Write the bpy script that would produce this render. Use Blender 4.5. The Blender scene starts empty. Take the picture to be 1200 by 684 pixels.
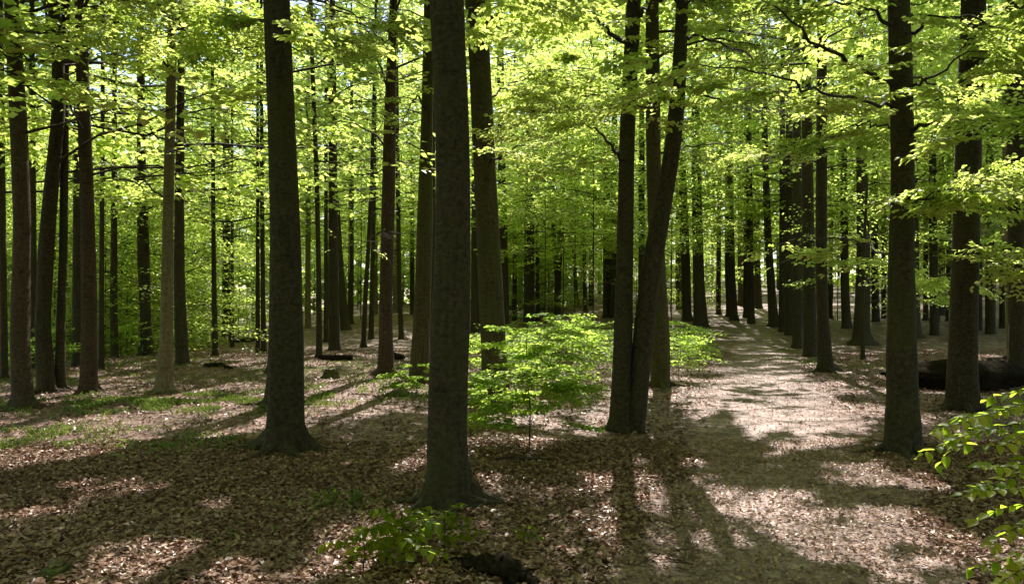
import bpy, math, random
import numpy as np
from mathutils import Vector
rng = np.random.default_rng(7)
random.seed(7)
scene = bpy.context.scene
COL = scene.collection
R = math.radians

# ------------------------------------------------------------------ camera
F, CX, HY, EYE = 873.0, 600.0, 352.0, 1.6      # focal length in photo pixels, centre column, horizon row, eye height
cam = bpy.data.cameras.new('camera'); cam_o = bpy.data.objects.new('camera', cam); COL.objects.link(cam_o)
cam.sensor_width = 36; cam.lens = 36 * F / 1200; cam.shift_y = 10 / 1200
cam.clip_start = 0.05; cam.clip_end = 2000
cam_o.location = (0, 0, EYE); cam_o.rotation_euler = (R(90), 0, 0)
scene.camera = cam_o
# ------------------------------------------------------------------ light
AZ, EL = R(9.2), R(50)
SUN = np.array([math.sin(AZ) * math.cos(EL), math.cos(AZ) * math.cos(EL), math.sin(EL)])
w = bpy.data.worlds.new('World'); scene.world = w; w.use_nodes = True
nt = w.node_tree; bg = nt.nodes['Background']
sky = nt.nodes.new('ShaderNodeTexSky'); sky.sky_type = 'NISHITA'; sky.sun_disc = False
sky.sun_elevation = EL; sky.sun_rotation = AZ
nt.links.new(sky.outputs[0], bg.inputs[0]); bg.inputs[1].default_value = 0.125
sl = bpy.data.lights.new('sun', 'SUN'); sl.energy = 5.0; sl.angle = R(0.53); sl.color = (1, 0.93, 0.83)
so = bpy.data.objects.new('sun', sl); COL.objects.link(so)
so.rotation_euler = Vector(SUN).to_track_quat('Z', 'Y').to_euler(); so.location = (5, 30, 40)
scene.view_settings.view_transform = 'Standard'; scene.view_settings.look = 'None'

scene.view_settings.gamma = 1; scene.view_settings.exposure = 1.2
cy = scene.cycles
cy.max_bounces = 7; cy.diffuse_bounces = 5; cy.transmission_bounces = 4; cy.glossy_bounces = 2
cy.sample_clamp_indirect = 6; cy.use_denoising = True; cy.caustics_reflective = False; cy.caustics_refractive = False

# ------------------------------------------------------------------ helpers
def sm(a, b, x):
    t = np.clip((x - a) / (b - a), 0, 1); return t * t * (3 - 2 * t)
def vnoise(x, y, s, seed=0):
    x = np.asarray(x, float) / s; y = np.asarray(y, float) / s
    ix = np.floor(x).astype(np.int64); iy = np.floor(y).astype(np.int64); fx = x - ix; fy = y - iy
    fx = fx * fx * (3 - 2 * fx); fy = fy * fy * (3 - 2 * fy)
    def h(i, j):
        n = (i * 374761393 + j * 668265263 + seed * 1442695041) & 0x7fffffff
        n = ((n ^ (n >> 13)) * 1274126177) & 0x7fffffff
        return ((n ^ (n >> 16)) & 0xffff) / 65535.0
    return (h(ix, iy) * (1 - fx) + h(ix + 1, iy) * fx) * (1 - fy) + (h(ix, iy + 1) * (1 - fx) + h(ix + 1, iy + 1) * fx) * fy
CA = np.array([-.9, -.69, -.53, -.4, -.3, -.2, -.1, 0]); CD = np.array([18, 19, 22, 31, 40, 60, 90, 150.])
def gz(x, y):
    """terrain height"""
    x = np.asarray(x, float); y = np.asarray(y, float)
    d = np.maximum(np.hypot(x, y), 1); a = x / np.maximum(y, 1)
    dc = np.interp(a, CA, CD)
    z = -0.10 * np.clip(d - dc, 0, 40) * sm(0, 6, d - dc) * (a < 0)                       # falls away beyond the crest on the left
    z = z + 1.25 * sm(18, 55, d) * sm(-.42, -.2, a) * (1 - sm(-.06, .04, a))              # low swell in the middle
    z = z + 0.055 * np.clip(d - 28, 0, 75) * sm(-.02, .1, a)                              # gentle rise on the right
    z = z + 0.05 * (vnoise(x, y, 1.7, 3) - .5) * sm(4, 9, d) + 0.3 * (vnoise(x, y, 9, 4) - .5) * sm(14, 30, d)
    return z + 0.02 * (vnoise(x, y, .45, 5) - .5)
def hit(px, py):
    """the point of the ground seen at a pixel of the photograph"""
    d = np.arange(2.5, 120, .05)
    x = (px - CX) / F * d; z = EYE + (HY - py) / F * d
    k = np.argmax(z <= gz(x, d))
    if z[k] > gz(x[k], d[k]): k = int((60 - 2.5) / .05)
    return float(x[k]), float(d[k])
def at(px, py, Y): return np.array([(px - CX) / F * Y, Y, EYE + (HY - py) / F * Y])

def tag(o, label=None, cat=None, group=None, kind=None):
    if label: o['label'] = label
    if cat: o['category'] = cat
    if group: o['group'] = group
    if kind: o['kind'] = kind
    return o
def empty(name, loc, label, cat, group=None):
    o = bpy.data.objects.new(name, None); COL.objects.link(o); o.location = loc; o.empty_display_size = .2
    return tag(o, label, cat, group)
def link(name, me, parent=None, loc=None):
    o = bpy.data.objects.new(name, me); COL.objects.link(o)
    if parent: o.parent = parent
    if loc is not None: o.location = loc
    return o

class Acc:
    """collects vertices and quads (or triangles) and makes one mesh"""
    def __init__(s): s.v = []; s.f = []; s.m = []; s.r = []; s.n = 0; s.sm = []
    def add(s, v, f, mat=0, rnd=None, smooth=False):
        v = np.asarray(v, float).reshape(-1, 3); f = np.asarray(f, int)
        if f.size == 0: return
        s.v.append(v); s.f.append(f + s.n); s.m.append(np.full(len(f), mat)); s.sm.append(np.full(len(f), smooth))
        s.r.append(np.full(len(v), .5) if rnd is None else rnd); s.n += len(v)
    def mesh(s, name, mats):
        if not s.v: s.add([[0, 0, 0], [.001, 0, 0], [0, .001, 0]], [[0, 1, 2]])
        me = bpy.data.meshes.new(name)
        V = np.concatenate(s.v); me.vertices.add(len(V)); me.vertices.foreach_set('co', V.astype(np.float32).ravel())
        cnt = np.concatenate([np.full(len(f), f.shape[1]) for f in s.f]); lo = np.concatenate([f.ravel() for f in s.f])
        me.loops.add(len(lo)); me.loops.foreach_set('vertex_index', lo.astype(np.int32))
        me.polygons.add(len(cnt)); st = np.concatenate([[0], np.cumsum(cnt)[:-1]])
        me.polygons.foreach_set('loop_start', st.astype(np.int32)); me.polygons.foreach_set('loop_total', cnt.astype(np.int32))
        me.polygons.foreach_set('material_index', np.concatenate(s.m).astype(np.int32))
        me.polygons.foreach_set('use_smooth', np.concatenate(s.sm).astype(bool))
        a = me.attributes.new('rnd', 'FLOAT', 'POINT'); a.data.foreach_set('value', np.concatenate(s.r).astype(np.float32))
        for m in mats: me.materials.append(m)
        me.update(calc_edges=True)
        return me
def norm(v): return v / np.maximum(np.linalg.norm(v, axis=-1, keepdims=True), 1e-9)

def tube(acc, pts, rad, sides=8, mat=0, wob=0.0, seed=0, cap=True, smooth=True, fn=None):
    pts = np.asarray(pts, float); n = len(pts); rad = np.asarray(rad, float)
    t = norm(np.gradient(pts, axis=0))
    ref = np.array([0, 0, 1.]) if abs(t[:, 2]).mean() < .8 else np.array([0, 1., 0])
    u = norm(np.cross(t, ref)); v = np.cross(t, u)
    th = np.arange(sides) / sides * 2 * math.pi
    rr = np.repeat(rad[:, None], sides, 1)
    if wob:
        i = np.arange(n)[:, None]
        rr = rr * (1 + wob * (vnoise(i * 1.0 + seed * 13, (np.cos(th) * 1.5)[None, :] + 50 + 0 * i, 1, seed) + vnoise(i * .7, (np.sin(th) * 1.5)[None, :] + 90 + 0 * i, 1, seed + 1) - 1))
    if fn is not None: rr = fn(rr, pts, th)
    V = pts[:, None, :] + rr[..., None] * (np.cos(th)[None, :, None] * u[:, None, :] + np.sin(th)[None, :, None] * v[:, None, :])
    i, j = np.meshgrid(np.arange(n - 1), np.arange(sides), indexing='ij'); j2 = (j + 1) % sides
    f = np.stack([i * sides + j, i * sides + j2, (i + 1) * sides + j2, (i + 1) * sides + j], -1).reshape(-1, 4)
    b = acc.n
    acc.add(V.reshape(-1, 3), f, mat, smooth=smooth)
    if cap:
        for e in (0, n - 1):
            k = np.arange(sides); ring = b + e * sides; apex = acc.n
            acc.add((pts[e] + t[e] * (0.3 if e else -.3) * rad[e])[None], np.stack([ring + k, ring + (k + 1) % sides, np.full(sides, apex)], -1) - apex, mat, smooth=smooth)
    return V

# ------------------------------------------------------------------ materials
def mat(name):
    m = bpy.data.materials.new(name); m.use_nodes = True; nt = m.node_tree
    for n in list(nt.nodes):
        if n.type != 'OUTPUT_MATERIAL': nt.nodes.remove(n)
    return m, nt, nt.nodes['Material Output']
def N(nt, t, **k):
    n = nt.nodes.new('ShaderNode' + t)
    for a, v in k.items():
        if a.startswith('i_'):
            key = a[2:]; n.inputs[int(key) if key.isdigit() else key.replace('_', ' ')].default_value = v
        else: setattr(n, a, v)
    return n
def ramp(nt, fac, stops):
    r = nt.nodes.new('ShaderNodeValToRGB'); e = r.color_ramp.elements
    while len(e) < len(stops): e.new(.5)
    for q, (p, c) in zip(e, stops): q.position = p; q.color = (*c, 1)
    nt.links.new(fac, r.inputs[0]); return r.outputs[0]
def leaf_mat(name, lo, hi, tlo, thi, gloss=.06, tw=.55):
    m, nt, out = mat(name); L = nt.links.new
    a = N(nt, 'Attribute', attribute_name='rnd')
    c1 = ramp(nt, a.outputs['Fac'], [(0, lo), (1, hi)]); c2 = ramp(nt, a.outputs['Fac'], [(0, tlo), (1, thi)])
    d = N(nt, 'BsdfDiffuse'); t = N(nt, 'BsdfTranslucent'); L(c1, d.inputs[0]); L(c2, t.inputs[0])
    x = N(nt, 'MixShader', i_0=tw); L(d.outputs[0], x.inputs[1]); L(t.outputs[0], x.inputs[2])
    g = N(nt, 'BsdfGlossy', i_Roughness=.38); g.inputs[0].default_value = (.9, .95, .9, 1)
    y = N(nt, 'MixShader', i_0=gloss); L(x.outputs[0], y.inputs[1]); L(g.outputs[0], y.inputs[2]); L(y.outputs[0], out.inputs[0])
    return m
LEAF = leaf_mat('beech_leaf', (.045, .085, .012), (.09, .15, .02), (.46, .64, .085), (.84, .92, .27), tw=.74, gloss=.03)
LEAF_S = leaf_mat('sapling_leaf', (.05, .10, .014), (.10, .16, .03), (.36, .60, .06), (.72, .88, .18), tw=.7, gloss=.015)
LEAF_N = leaf_mat('near_sapling_leaf', (.035, .07, .006), (.07, .11, .01), (.34, .56, .03), (.66, .82, .07), tw=.78, gloss=.006)
LITTER = leaf_mat('dry_leaf', (.115, .05, .03), (.50, .33, .265), (.20, .07, .04), (.36, .20, .16), gloss=.04, tw=.10)
GRASS = leaf_mat('grass_blade', (.05, .09, .015), (.12, .17, .03), (.16, .26, .03), (.32, .42, .08), gloss=.03, tw=.4)

def bark_mat(name, c0, c1, moss, moss_amt=.5, spec=.22):
    m, nt, out = mat(name); L = nt.links.new
    tc = N(nt, 'TexCoord'); oi = N(nt, 'ObjectInfo')
    mp = N(nt, 'Mapping'); L(tc.outputs['Object'], mp.inputs[0]); mp.inputs['Scale'].default_value = (1, 1, 1)
    ad = N(nt, 'VectorMath', operation='ADD'); L(mp.outputs[0], ad.inputs[0]); L(oi.outputs['Random'], ad.inputs[1])
    big = N(nt, 'TexNoise', i_Scale=1.6, i_Detail=5.0, i_Roughness=.6); L(ad.outputs[0], big.inputs[0])
    mid = N(nt, 'TexNoise', i_Scale=26.0, i_Detail=6.0, i_Roughness=.65); L(ad.outputs[0], mid.inputs[0])
    mh = N(nt, 'Mapping'); mh.inputs['Scale'].default_value = (4, 4, 30); L(ad.outputs[0], mh.inputs[0])
    hor = N(nt, 'TexNoise', i_Scale=1.0, i_Detail=3.0); L(mh.outputs[0], hor.inputs[0])
    mv = N(nt, 'Mapping'); mv.inputs['Scale'].default_value = (22, 22, 2.5); L(ad.outputs[0], mv.inputs[0])
    ver = N(nt, 'TexNoise', i_Scale=1.0, i_Detail=4.0); L(mv.outputs[0], ver.inputs[0])
    base = ramp(nt, mid.outputs[0], [(.34, c0), (.62, c1)])
    mr = ramp(nt, big.outputs[0], [(.46, (0, 0, 0)), (.56, (1, 1, 1))])
    mm = N(nt, 'Math', operation='MULTIPLY', i_1=moss_amt); L(mr, mm.inputs[0])
    mx = N(nt, 'Mix', data_type='RGBA'); L(mm.outputs[0], mx.inputs['Factor']); L(base, mx.inputs[6]); mx.inputs[7].default_value = (*moss, 1)
    scar = ramp(nt, hor.outputs[0], [(.31, (.22, .2, .18)), (.36, (1, 1, 1))])
    ml = N(nt, 'Mix', data_type='RGBA', blend_type='MULTIPLY', i_Factor=.5); L(mx.outputs[2], ml.inputs[6]); L(scar, ml.inputs[7])
    vr = ramp(nt, ver.outputs[0], [(.3, (.6, .6, .6)), (.6, (1, 1, 1))])
    m2 = N(nt, 'Mix', data_type='RGBA', blend_type='MULTIPLY', i_Factor=.6); L(ml.outputs[2], m2.inputs[6]); L(vr, m2.inputs[7])
    p = N(nt, 'BsdfPrincipled', i_Roughness=.85); p.inputs['Specular IOR Level'].default_value = spec
    L(m2.outputs[2], p.inputs['Base Color'])
    h = N(nt, 'Math', operation='ADD'); L(mid.outputs[0], h.inputs[0]); L(hor.outputs[0], h.inputs[1])
    h2 = N(nt, 'Math', operation='ADD'); L(h.outputs[0], h2.inputs[0]); L(ver.outputs[0], h2.inputs[1])
    b = N(nt, 'Bump', i_Strength=.6, i_Distance=.02); L(h2.outputs[0], b.inputs['Height']); L(b.outputs[0], p.inputs['Normal'])
    L(p.outputs[0], out.inputs[0]); return m
BARK = bark_mat('beech_bark', (.022, .017, .011), (.066, .051, .033), (.055, .054, .018), .45)
BARK_RED = bark_mat('warm_bark', (.042, .028, .020), (.10, .069, .050), (.05, .038, .022), .3)
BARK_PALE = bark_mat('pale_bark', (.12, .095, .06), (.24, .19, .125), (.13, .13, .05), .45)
BARK_DARK = bark_mat('dark_bark', (.026, .020, .014), (.075, .056, .038), (.05, .052, .02), .45)
DEAD = bark_mat('dead_wood', (.010, .008, .006), (.034, .026, .018), (.014, .016, .007), .3, .01)
TWIG = bark_mat('twig_bark', (.03, .022, .016), (.07, .05, .035), (.05, .05, .02), .2)
MOSS = bark_mat('mossy_wood', (.05, .05, .015), (.10, .11, .03), (.03, .025, .015), .5)

# ground: leaf litter, a paler beaten path, thin grass on the left
def path_nodes(nt, L, pos):
    sx = N(nt, 'SeparateXYZ'); L(pos, sx.inputs[0])
    # the path's centre line x = 1.45 + .29 (y-4.5), half width 1.1 to 1.5 m
    c = N(nt, 'Math', operation='MULTIPLY_ADD', i_1=.318, i_2=.35); L(sx.outputs[1], c.inputs[0])
    d = N(nt, 'Math', operation='SUBTRACT'); L(sx.outputs[0], d.inputs[0]); L(c.outputs[0], d.inputs[1])
    a = N(nt, 'Math', operation='ABSOLUTE'); L(d.outputs[0], a.inputs[0])
    n = N(nt, 'TexNoise', i_Scale=.9, i_Detail=5.0); L(pos, n.inputs[0])
    s = N(nt, 'Math', operation='MULTIPLY_ADD', i_1=1.6, i_2=-.8); L(n.outputs[0], s.inputs[0])
    fa = N(nt, 'MapRange', i_1=38.0, i_2=55.0, i_3=0.0, i_4=3.0); L(sx.outputs[1], fa.inputs[0])
    s2 = N(nt, 'Math', operation='ADD'); L(s.outputs[0], s2.inputs[0]); L(fa.outputs[0], s2.inputs[1]); s = s2
    e = N(nt, 'Math', operation='ADD'); L(a.outputs[0], e.inputs[0]); L(s.outputs[0], e.inputs[1])
    return ramp(nt, e.outputs[0], [(.0, (1, 1, 1)), (.6, (.85, .85, .85)), (.95, (0, 0, 0))]), sx
def ground_mat():
    m, nt, out = mat('leaf_litter_ground'); L = nt.links.new
    ge = N(nt, 'NewGeometry'); pos = ge.outputs['Position']
    nz = N(nt, 'TexNoise', i_Scale=9.0, i_Detail=3.0); L(pos, nz.inputs[0])
    off = N(nt, 'VectorMath', operation='SCALE', i_Scale=.09); L(nz.outputs[1], off.inputs[0])
    pp = N(nt, 'VectorMath', operation='ADD'); L(pos, pp.inputs[0]); L(off.outputs[0], pp.inputs[1])
    v = N(nt, 'TexVoronoi', i_Scale=17.0); L(pp.outputs[0], v.inputs[0])
    v2 = N(nt, 'TexVoronoi', i_Scale=5.0); L(pp.outputs[0], v2.inputs[0])
    sp = N(nt, 'SeparateColor'); L(v.outputs['Color'], sp.inputs[0]); sp2 = N(nt, 'SeparateColor'); L(v2.outputs['Color'], sp2.inputs[0])
    av = N(nt, 'Math', operation='MULTIPLY_ADD', i_1=.35, i_2=0.0); L(sp2.outputs[0], av.inputs[0])
    k = N(nt, 'Math', operation='MULTIPLY_ADD', i_1=.65); L(sp.outputs[0], k.inputs[0]); L(av.outputs[0], k.inputs[2])
    lit = ramp(nt, k.outputs[0], [(0, (.045, .024, .019)), (.35, (.16, .09, .075)), (.65, (.30, .185, .16)), (1, (.52, .375, .355))])
    pth = ramp(nt, k.outputs[0], [(0, (.13, .082, .075)), (.4, (.34, .235, .225)), (1, (.53, .41, .41))])
    pm, sx = path_nodes(nt, L, pos)
    mx = N(nt, 'Mix', data_type='RGBA'); L(pm, mx.inputs['Factor']); L(lit, mx.inputs[6]); L(pth, mx.inputs[7])
    # broad stains of damp soil
    st = N(nt, 'TexNoise', i_Scale=.7, i_Detail=6.0, i_Roughness=.7); L(pos, st.inputs[0])
    sr = ramp(nt, st.outputs[0], [(.35, (.5, .47, .45)), (.62, (1, 1, 1))])
    m2 = N(nt, 'Mix', data_type='RGBA', blend_type='MULTIPLY', i_Factor=.7); L(mx.outputs[2], m2.inputs[6]); L(sr, m2.inputs[7])
    wn = N(nt, 'TexNoise', i_Scale=3.2, i_Detail=7.0, i_Roughness=.72); L(pos, wn.inputs[0])
    wr = ramp(nt, wn.outputs[0], [(.40, (.45, .40, .36)), (.56, (1, 1, 1))])
    wm = N(nt, 'Mix', data_type='RGBA', blend_type='MULTIPLY', i_Factor=.75); L(m2.outputs[2], wm.inputs[6]); L(wr, wm.inputs[7]); m2 = wm
    # moss and short grass tint
    g = N(nt, 'TexNoise', i_Scale=.35, i_Detail=7.0, i_Roughness=.65); L(pos, g.inputs[0])
    lx = N(nt, 'MapRange', i_1=1.0, i_2=-8.0, i_3=-.15, i_4=.08); L(sx.outputs[0], lx.inputs[0])
    ly = N(nt, 'MapRange', i_1=10.0, i_2=14.0, i_3=-.16, i_4=0.0); L(sx.outputs[1], ly.inputs[0])
    g2 = N(nt, 'Math', operation='ADD'); L(g.outputs[0], g2.inputs[0]); L(lx.outputs[0], g2.inputs[1])
    g3 = N(nt, 'Math', operation='ADD'); L(g2.outputs[0], g3.inputs[0]); L(ly.outputs[0], g3.inputs[1])
    gr = ramp(nt, g3.outputs[0], [(.60, (0, 0, 0)), (.76, (.6, .6, .6))])
    m3 = N(nt, 'Mix', data_type='RGBA'); L(gr, m3.inputs['Factor']); L(m2.outputs[2], m3.inputs[6]); m3.inputs[7].default_value = (.09, .13, .03, 1)
    p = N(nt, 'BsdfPrincipled', i_Roughness=.7); p.inputs['Specular IOR Level'].default_value = .35
    L(m3.outputs[2], p.inputs['Base Color'])
    hn = N(nt, 'TexNoise', i_Scale=40.0, i_Detail=4.0); L(pos, hn.inputs[0])
    hh = N(nt, 'Math', operation='MULTIPLY_ADD', i_1=.5); L(hn.outputs[0], hh.inputs[0]); L(sp.outputs[1], hh.inputs[2])
    b = N(nt, 'Bump', i_Strength=.8, i_Distance=.03); L(hh.outputs[0], b.inputs['Height']); L(b.outputs[0], p.inputs['Normal'])
    L(p.outputs[0], out.inputs[0]); return m
GROUND = ground_mat()

# ------------------------------------------------------------------ ground
def axis(lim, step0, grow):
    a = [0.0]; s = step0
    while a[-1] < lim: a.append(a[-1] + s); s *= grow
    return np.array(a)
ys = np.concatenate([-axis(40, .5, 1.2)[::-1][:-1], axis(420, .16, 1.02)])
xs_p = axis(400, .16, 1.03); xs = np.concatenate([-xs_p[::-1][:-1], xs_p])
XX, YY = np.meshgrid(xs, ys); ZZ = gz(XX, YY)
nx, ny = len(xs), len(ys)
i, j = np.meshgrid(np.arange(ny - 1), np.arange(nx - 1), indexing='ij')
fq = np.stack([i * nx + j, i * nx + j + 1, (i + 1) * nx + j + 1, (i + 1) * nx + j], -1).reshape(-1, 4)
a = Acc(); a.add(np.stack([XX, YY, ZZ], -1), fq, smooth=True)
tag(link('ground', a.mesh('ground', [GROUND])), 'woodland floor covered with brown leaf litter and a pale trodden path', kind='structure')

# ------------------------------------------------------------------ where sun reaches the floor (gaps in the crowns are placed from this)
LW, LH = 400, 228; LS = 3.0
lx, ly = np.meshgrid((np.arange(LW) + .5) * LS, (np.arange(LH) + .5) * LS)
LIT = np.full((LH, LW), .12)
def L_poly(p, v):
    p = np.array(p, float); ins = np.zeros(lx.shape, bool)
    for (x0, y0), (x1, y1) in zip(p, np.roll(p, -1, 0)):
        if y0 == y1: continue
        c = ((y0 > ly) != (y1 > ly)) & (lx < (x1 - x0) * (ly - y0) / (y1 - y0) + x0); ins ^= c
    LIT[ins] = v
def L_ell(cx, cy, a, b, v): LIT[((lx - cx) / a) ** 2 + ((ly - cy) / b) ** 2 < 1] = v
LIT[(ly > 470) & (lx < 560)] = .19
LIT[ly < 462] = .55
LIT[(ly < 425) & (lx > 850)] = .6
L_poly([(545, 372), (835, 370), (830, 455), (740, 470), (690, 530), (545, 530)], .56)
L_poly([(0, 505), (60, 492), (130, 485), (250, 470), (330, 455), (480, 425), (500, 452), (420, 482), (300, 506), (180, 524), (60, 545), (0, 556)], .97)
L_poly([(280, 395), (400, 366), (540, 350), (520, 440), (400, 452), (280, 430)], .75)
L_poly([(100, 462), (330, 440), (330, 452), (120, 480)], .6)
for e in [(130, 570, 85, 9, .7), (243, 591, 38, 8, .8), (62, 600, 30, 5, .6), (145, 664, 60, 12, .75), (20, 605, 22, 5, .5), (420, 512, 26, 6, .6), (478, 512, 22, 6, .6),
          (180, 545, 60, 5, .5), (340, 560, 16, 4, .5), (600, 512, 50, 9, .6), (712, 625, 22, 36, .85), (690, 600, 20, 10, .6), (752, 545, 8, 34, .7), (660, 655, 30, 14, .45),
          (834, 636, 42, 16, .8), (815, 541, 20, 12, .8), (790, 470, 14, 24, .5), (20, 520, 40, 18, .9)]: L_ell(*e)
L_poly([(828, 445), (935, 425), (990, 470), (1030, 492), (1010, 522), (930, 530), (880, 520), (850, 480), (815, 500), (800, 480)], .72)
L_poly([(835, 382), (900, 384), (935, 410), (990, 452), (930, 432), (828, 445), (835, 410)], .55)
L_poly([(962, 545), (1040, 540), (1130, 556), (1128, 585), (1040, 572), (965, 575)], .85)
L_poly([(900, 614), (950, 600), (1040, 588), (1110, 604), (1145, 640), (1090, 672), (1060, 690), (1060, 790), (985, 790), (975, 690), (950, 660), (905, 632)], .86)
L_ell(910, 540, 30, 11, .7); L_ell(470, 650, 75, 26, .6)
L_poly([(1070, 392), (1185, 400), (1185, 425), (1070, 420)], .6)
GLOW = [(at(px, py, Y), r_) for px, py, Y, r_ in [(945, 276, 13, .9), (235, 165, 12, .9), (430, 280, 14, .9), (740, 110, 9, .9), (830, 110, 9, .8), (680, 110, 9, .8), (1180, 240, 10, .9), (150, 215, 15, 1.2), (90, 110, 13, 2.4), (230, 150, 15, 2.4), (30, 220, 14, 2.0), (400, 90, 17, 2.0), (150, 300, 24, 3.0), (290, 250, 26, 3.0),
        (280, 40, 9, .9), (150, 30, 10, .9), (420, 20, 7.5, .8), (640, 30, 8, .9), (1120, 30, 8, .8), (990, 20, 8, .8), (600, 180, 11, .8), (470, 650, 4.75, .65), (530, 630, 4.9, .32), (425, 660, 4.7, .4), (900, 185, 14, 1.0), (1000, 110, 14, 1.0), (560, 480, 11, .7), (460, 150, 15, 1.2), (390, 150, 16, 1.2)]]
def is_lit(P, glow=True):
    """does the sun ray through P end in a lit patch of the floor"""
    t = P[:, 2] / SUN[2]; G = P - SUN * t[:, None]
    for _ in range(2):
        t = (G[:, 2] - gz(G[:, 0], G[:, 1])) / SUN[2]; G = G - SUN * t[:, None]
    Y = np.maximum(G[:, 1], .5)
    px = CX + F * G[:, 0] / Y; py = HY - F * (G[:, 2] - EYE) / Y
    ok = (px > -250) & (px < 1450) & (G[:, 1] > 2.5) & (py > 360) & (py < 790)
    ii = np.clip((py / LS).astype(int), 0, LH - 1); jj = np.clip((px / LS).astype(int), 0, LW - 1)
    p = LIT[ii, jj]
    n = .26 * vnoise(G[:, 0], G[:, 1], 1.0, 13) + .38 * vnoise(G[:, 0], G[:, 1], .40, 11) + .36 * vnoise(G[:, 0], G[:, 1], .20, 12)
    n = np.clip((n - .5) * 2.1 + .5, 0, 1)
    jit = (np.abs(np.sin(P[:, 0] * 917.3 + P[:, 1] * 531.7 + P[:, 2] * 271.9)) - .5) * .30
    res = ok & (n + jit < p) & (n < .985)
    res |= (G[:, 0] > .9) & (G[:, 0] < 2.9) & (G[:, 1] > 1.0) & (G[:, 1] < 3.1) & (n < .8)
    for q, rad in (GLOW if glow else []):
        v = P - q; a = v @ SUN; d2 = (v * v).sum(1) - a * a
        res |= (a > rad + .5) & (d2 < (rad * (.6 + .8 * n)) ** 2)
    return res

# ------------------------------------------------------------------ leaves
def fan(n_tw, length, seed, step):
    """one flat beech spray: twig with side twigs, leaves alternate; returns leaf base points, directions, normals and twig lines"""
    r = np.random.default_rng(seed); P = []; D = []; lines = []
    def run(o, d, ln):
        s = 1; k = step
        lines.append((o, o + np.array([math.cos(d), math.sin(d), 0]) * ln + [0, 0, -.08 * ln * ln]))
        while k < ln:
            q = o + np.array([math.cos(d), math.sin(d), 0]) * k; q[2] -= .08 * k * k
            a = d + s * r.uniform(.7, 1.15); P.append(q); D.append((math.cos(a), math.sin(a), r.uniform(-.45, .1))); s = -s
            k += step * r.uniform(.75, 1.2)
        P.append(o + np.array([math.cos(d), math.sin(d), 0]) * ln); D.append((math.cos(d), math.sin(d), -.2))
    run(np.zeros(3), 0, length)
    for i in range(n_tw):
        k = length * (.1 + .75 * (i + r.uniform(-.2, .2)) / n_tw); s = 1 if i % 2 else -1
        run(np.array([k, 0, -.08 * k * k]), s * r.uniform(.6, .95), (length - k) * r.uniform(.55, .85) + .1)
    P = np.array(P); D = norm(np.array(D)); P[:, 2] += r.normal(0, .02, len(P))
    Nn = norm(np.stack([r.normal(0, .28, len(P)), r.normal(0, .28, len(P)), np.ones(len(P))], -1))
    return P, D, Nn, lines
FANS_F = [fan(8, .95, 20 + k, .055) for k in range(4)]      # fine, for sprays near the path
FANS_M = [fan(7, 1.15, 40 + k, .105) for k in range(4)]
FANS_C = [fan(5, 1.4, 60 + k, .20) for k in range(4)]
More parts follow.
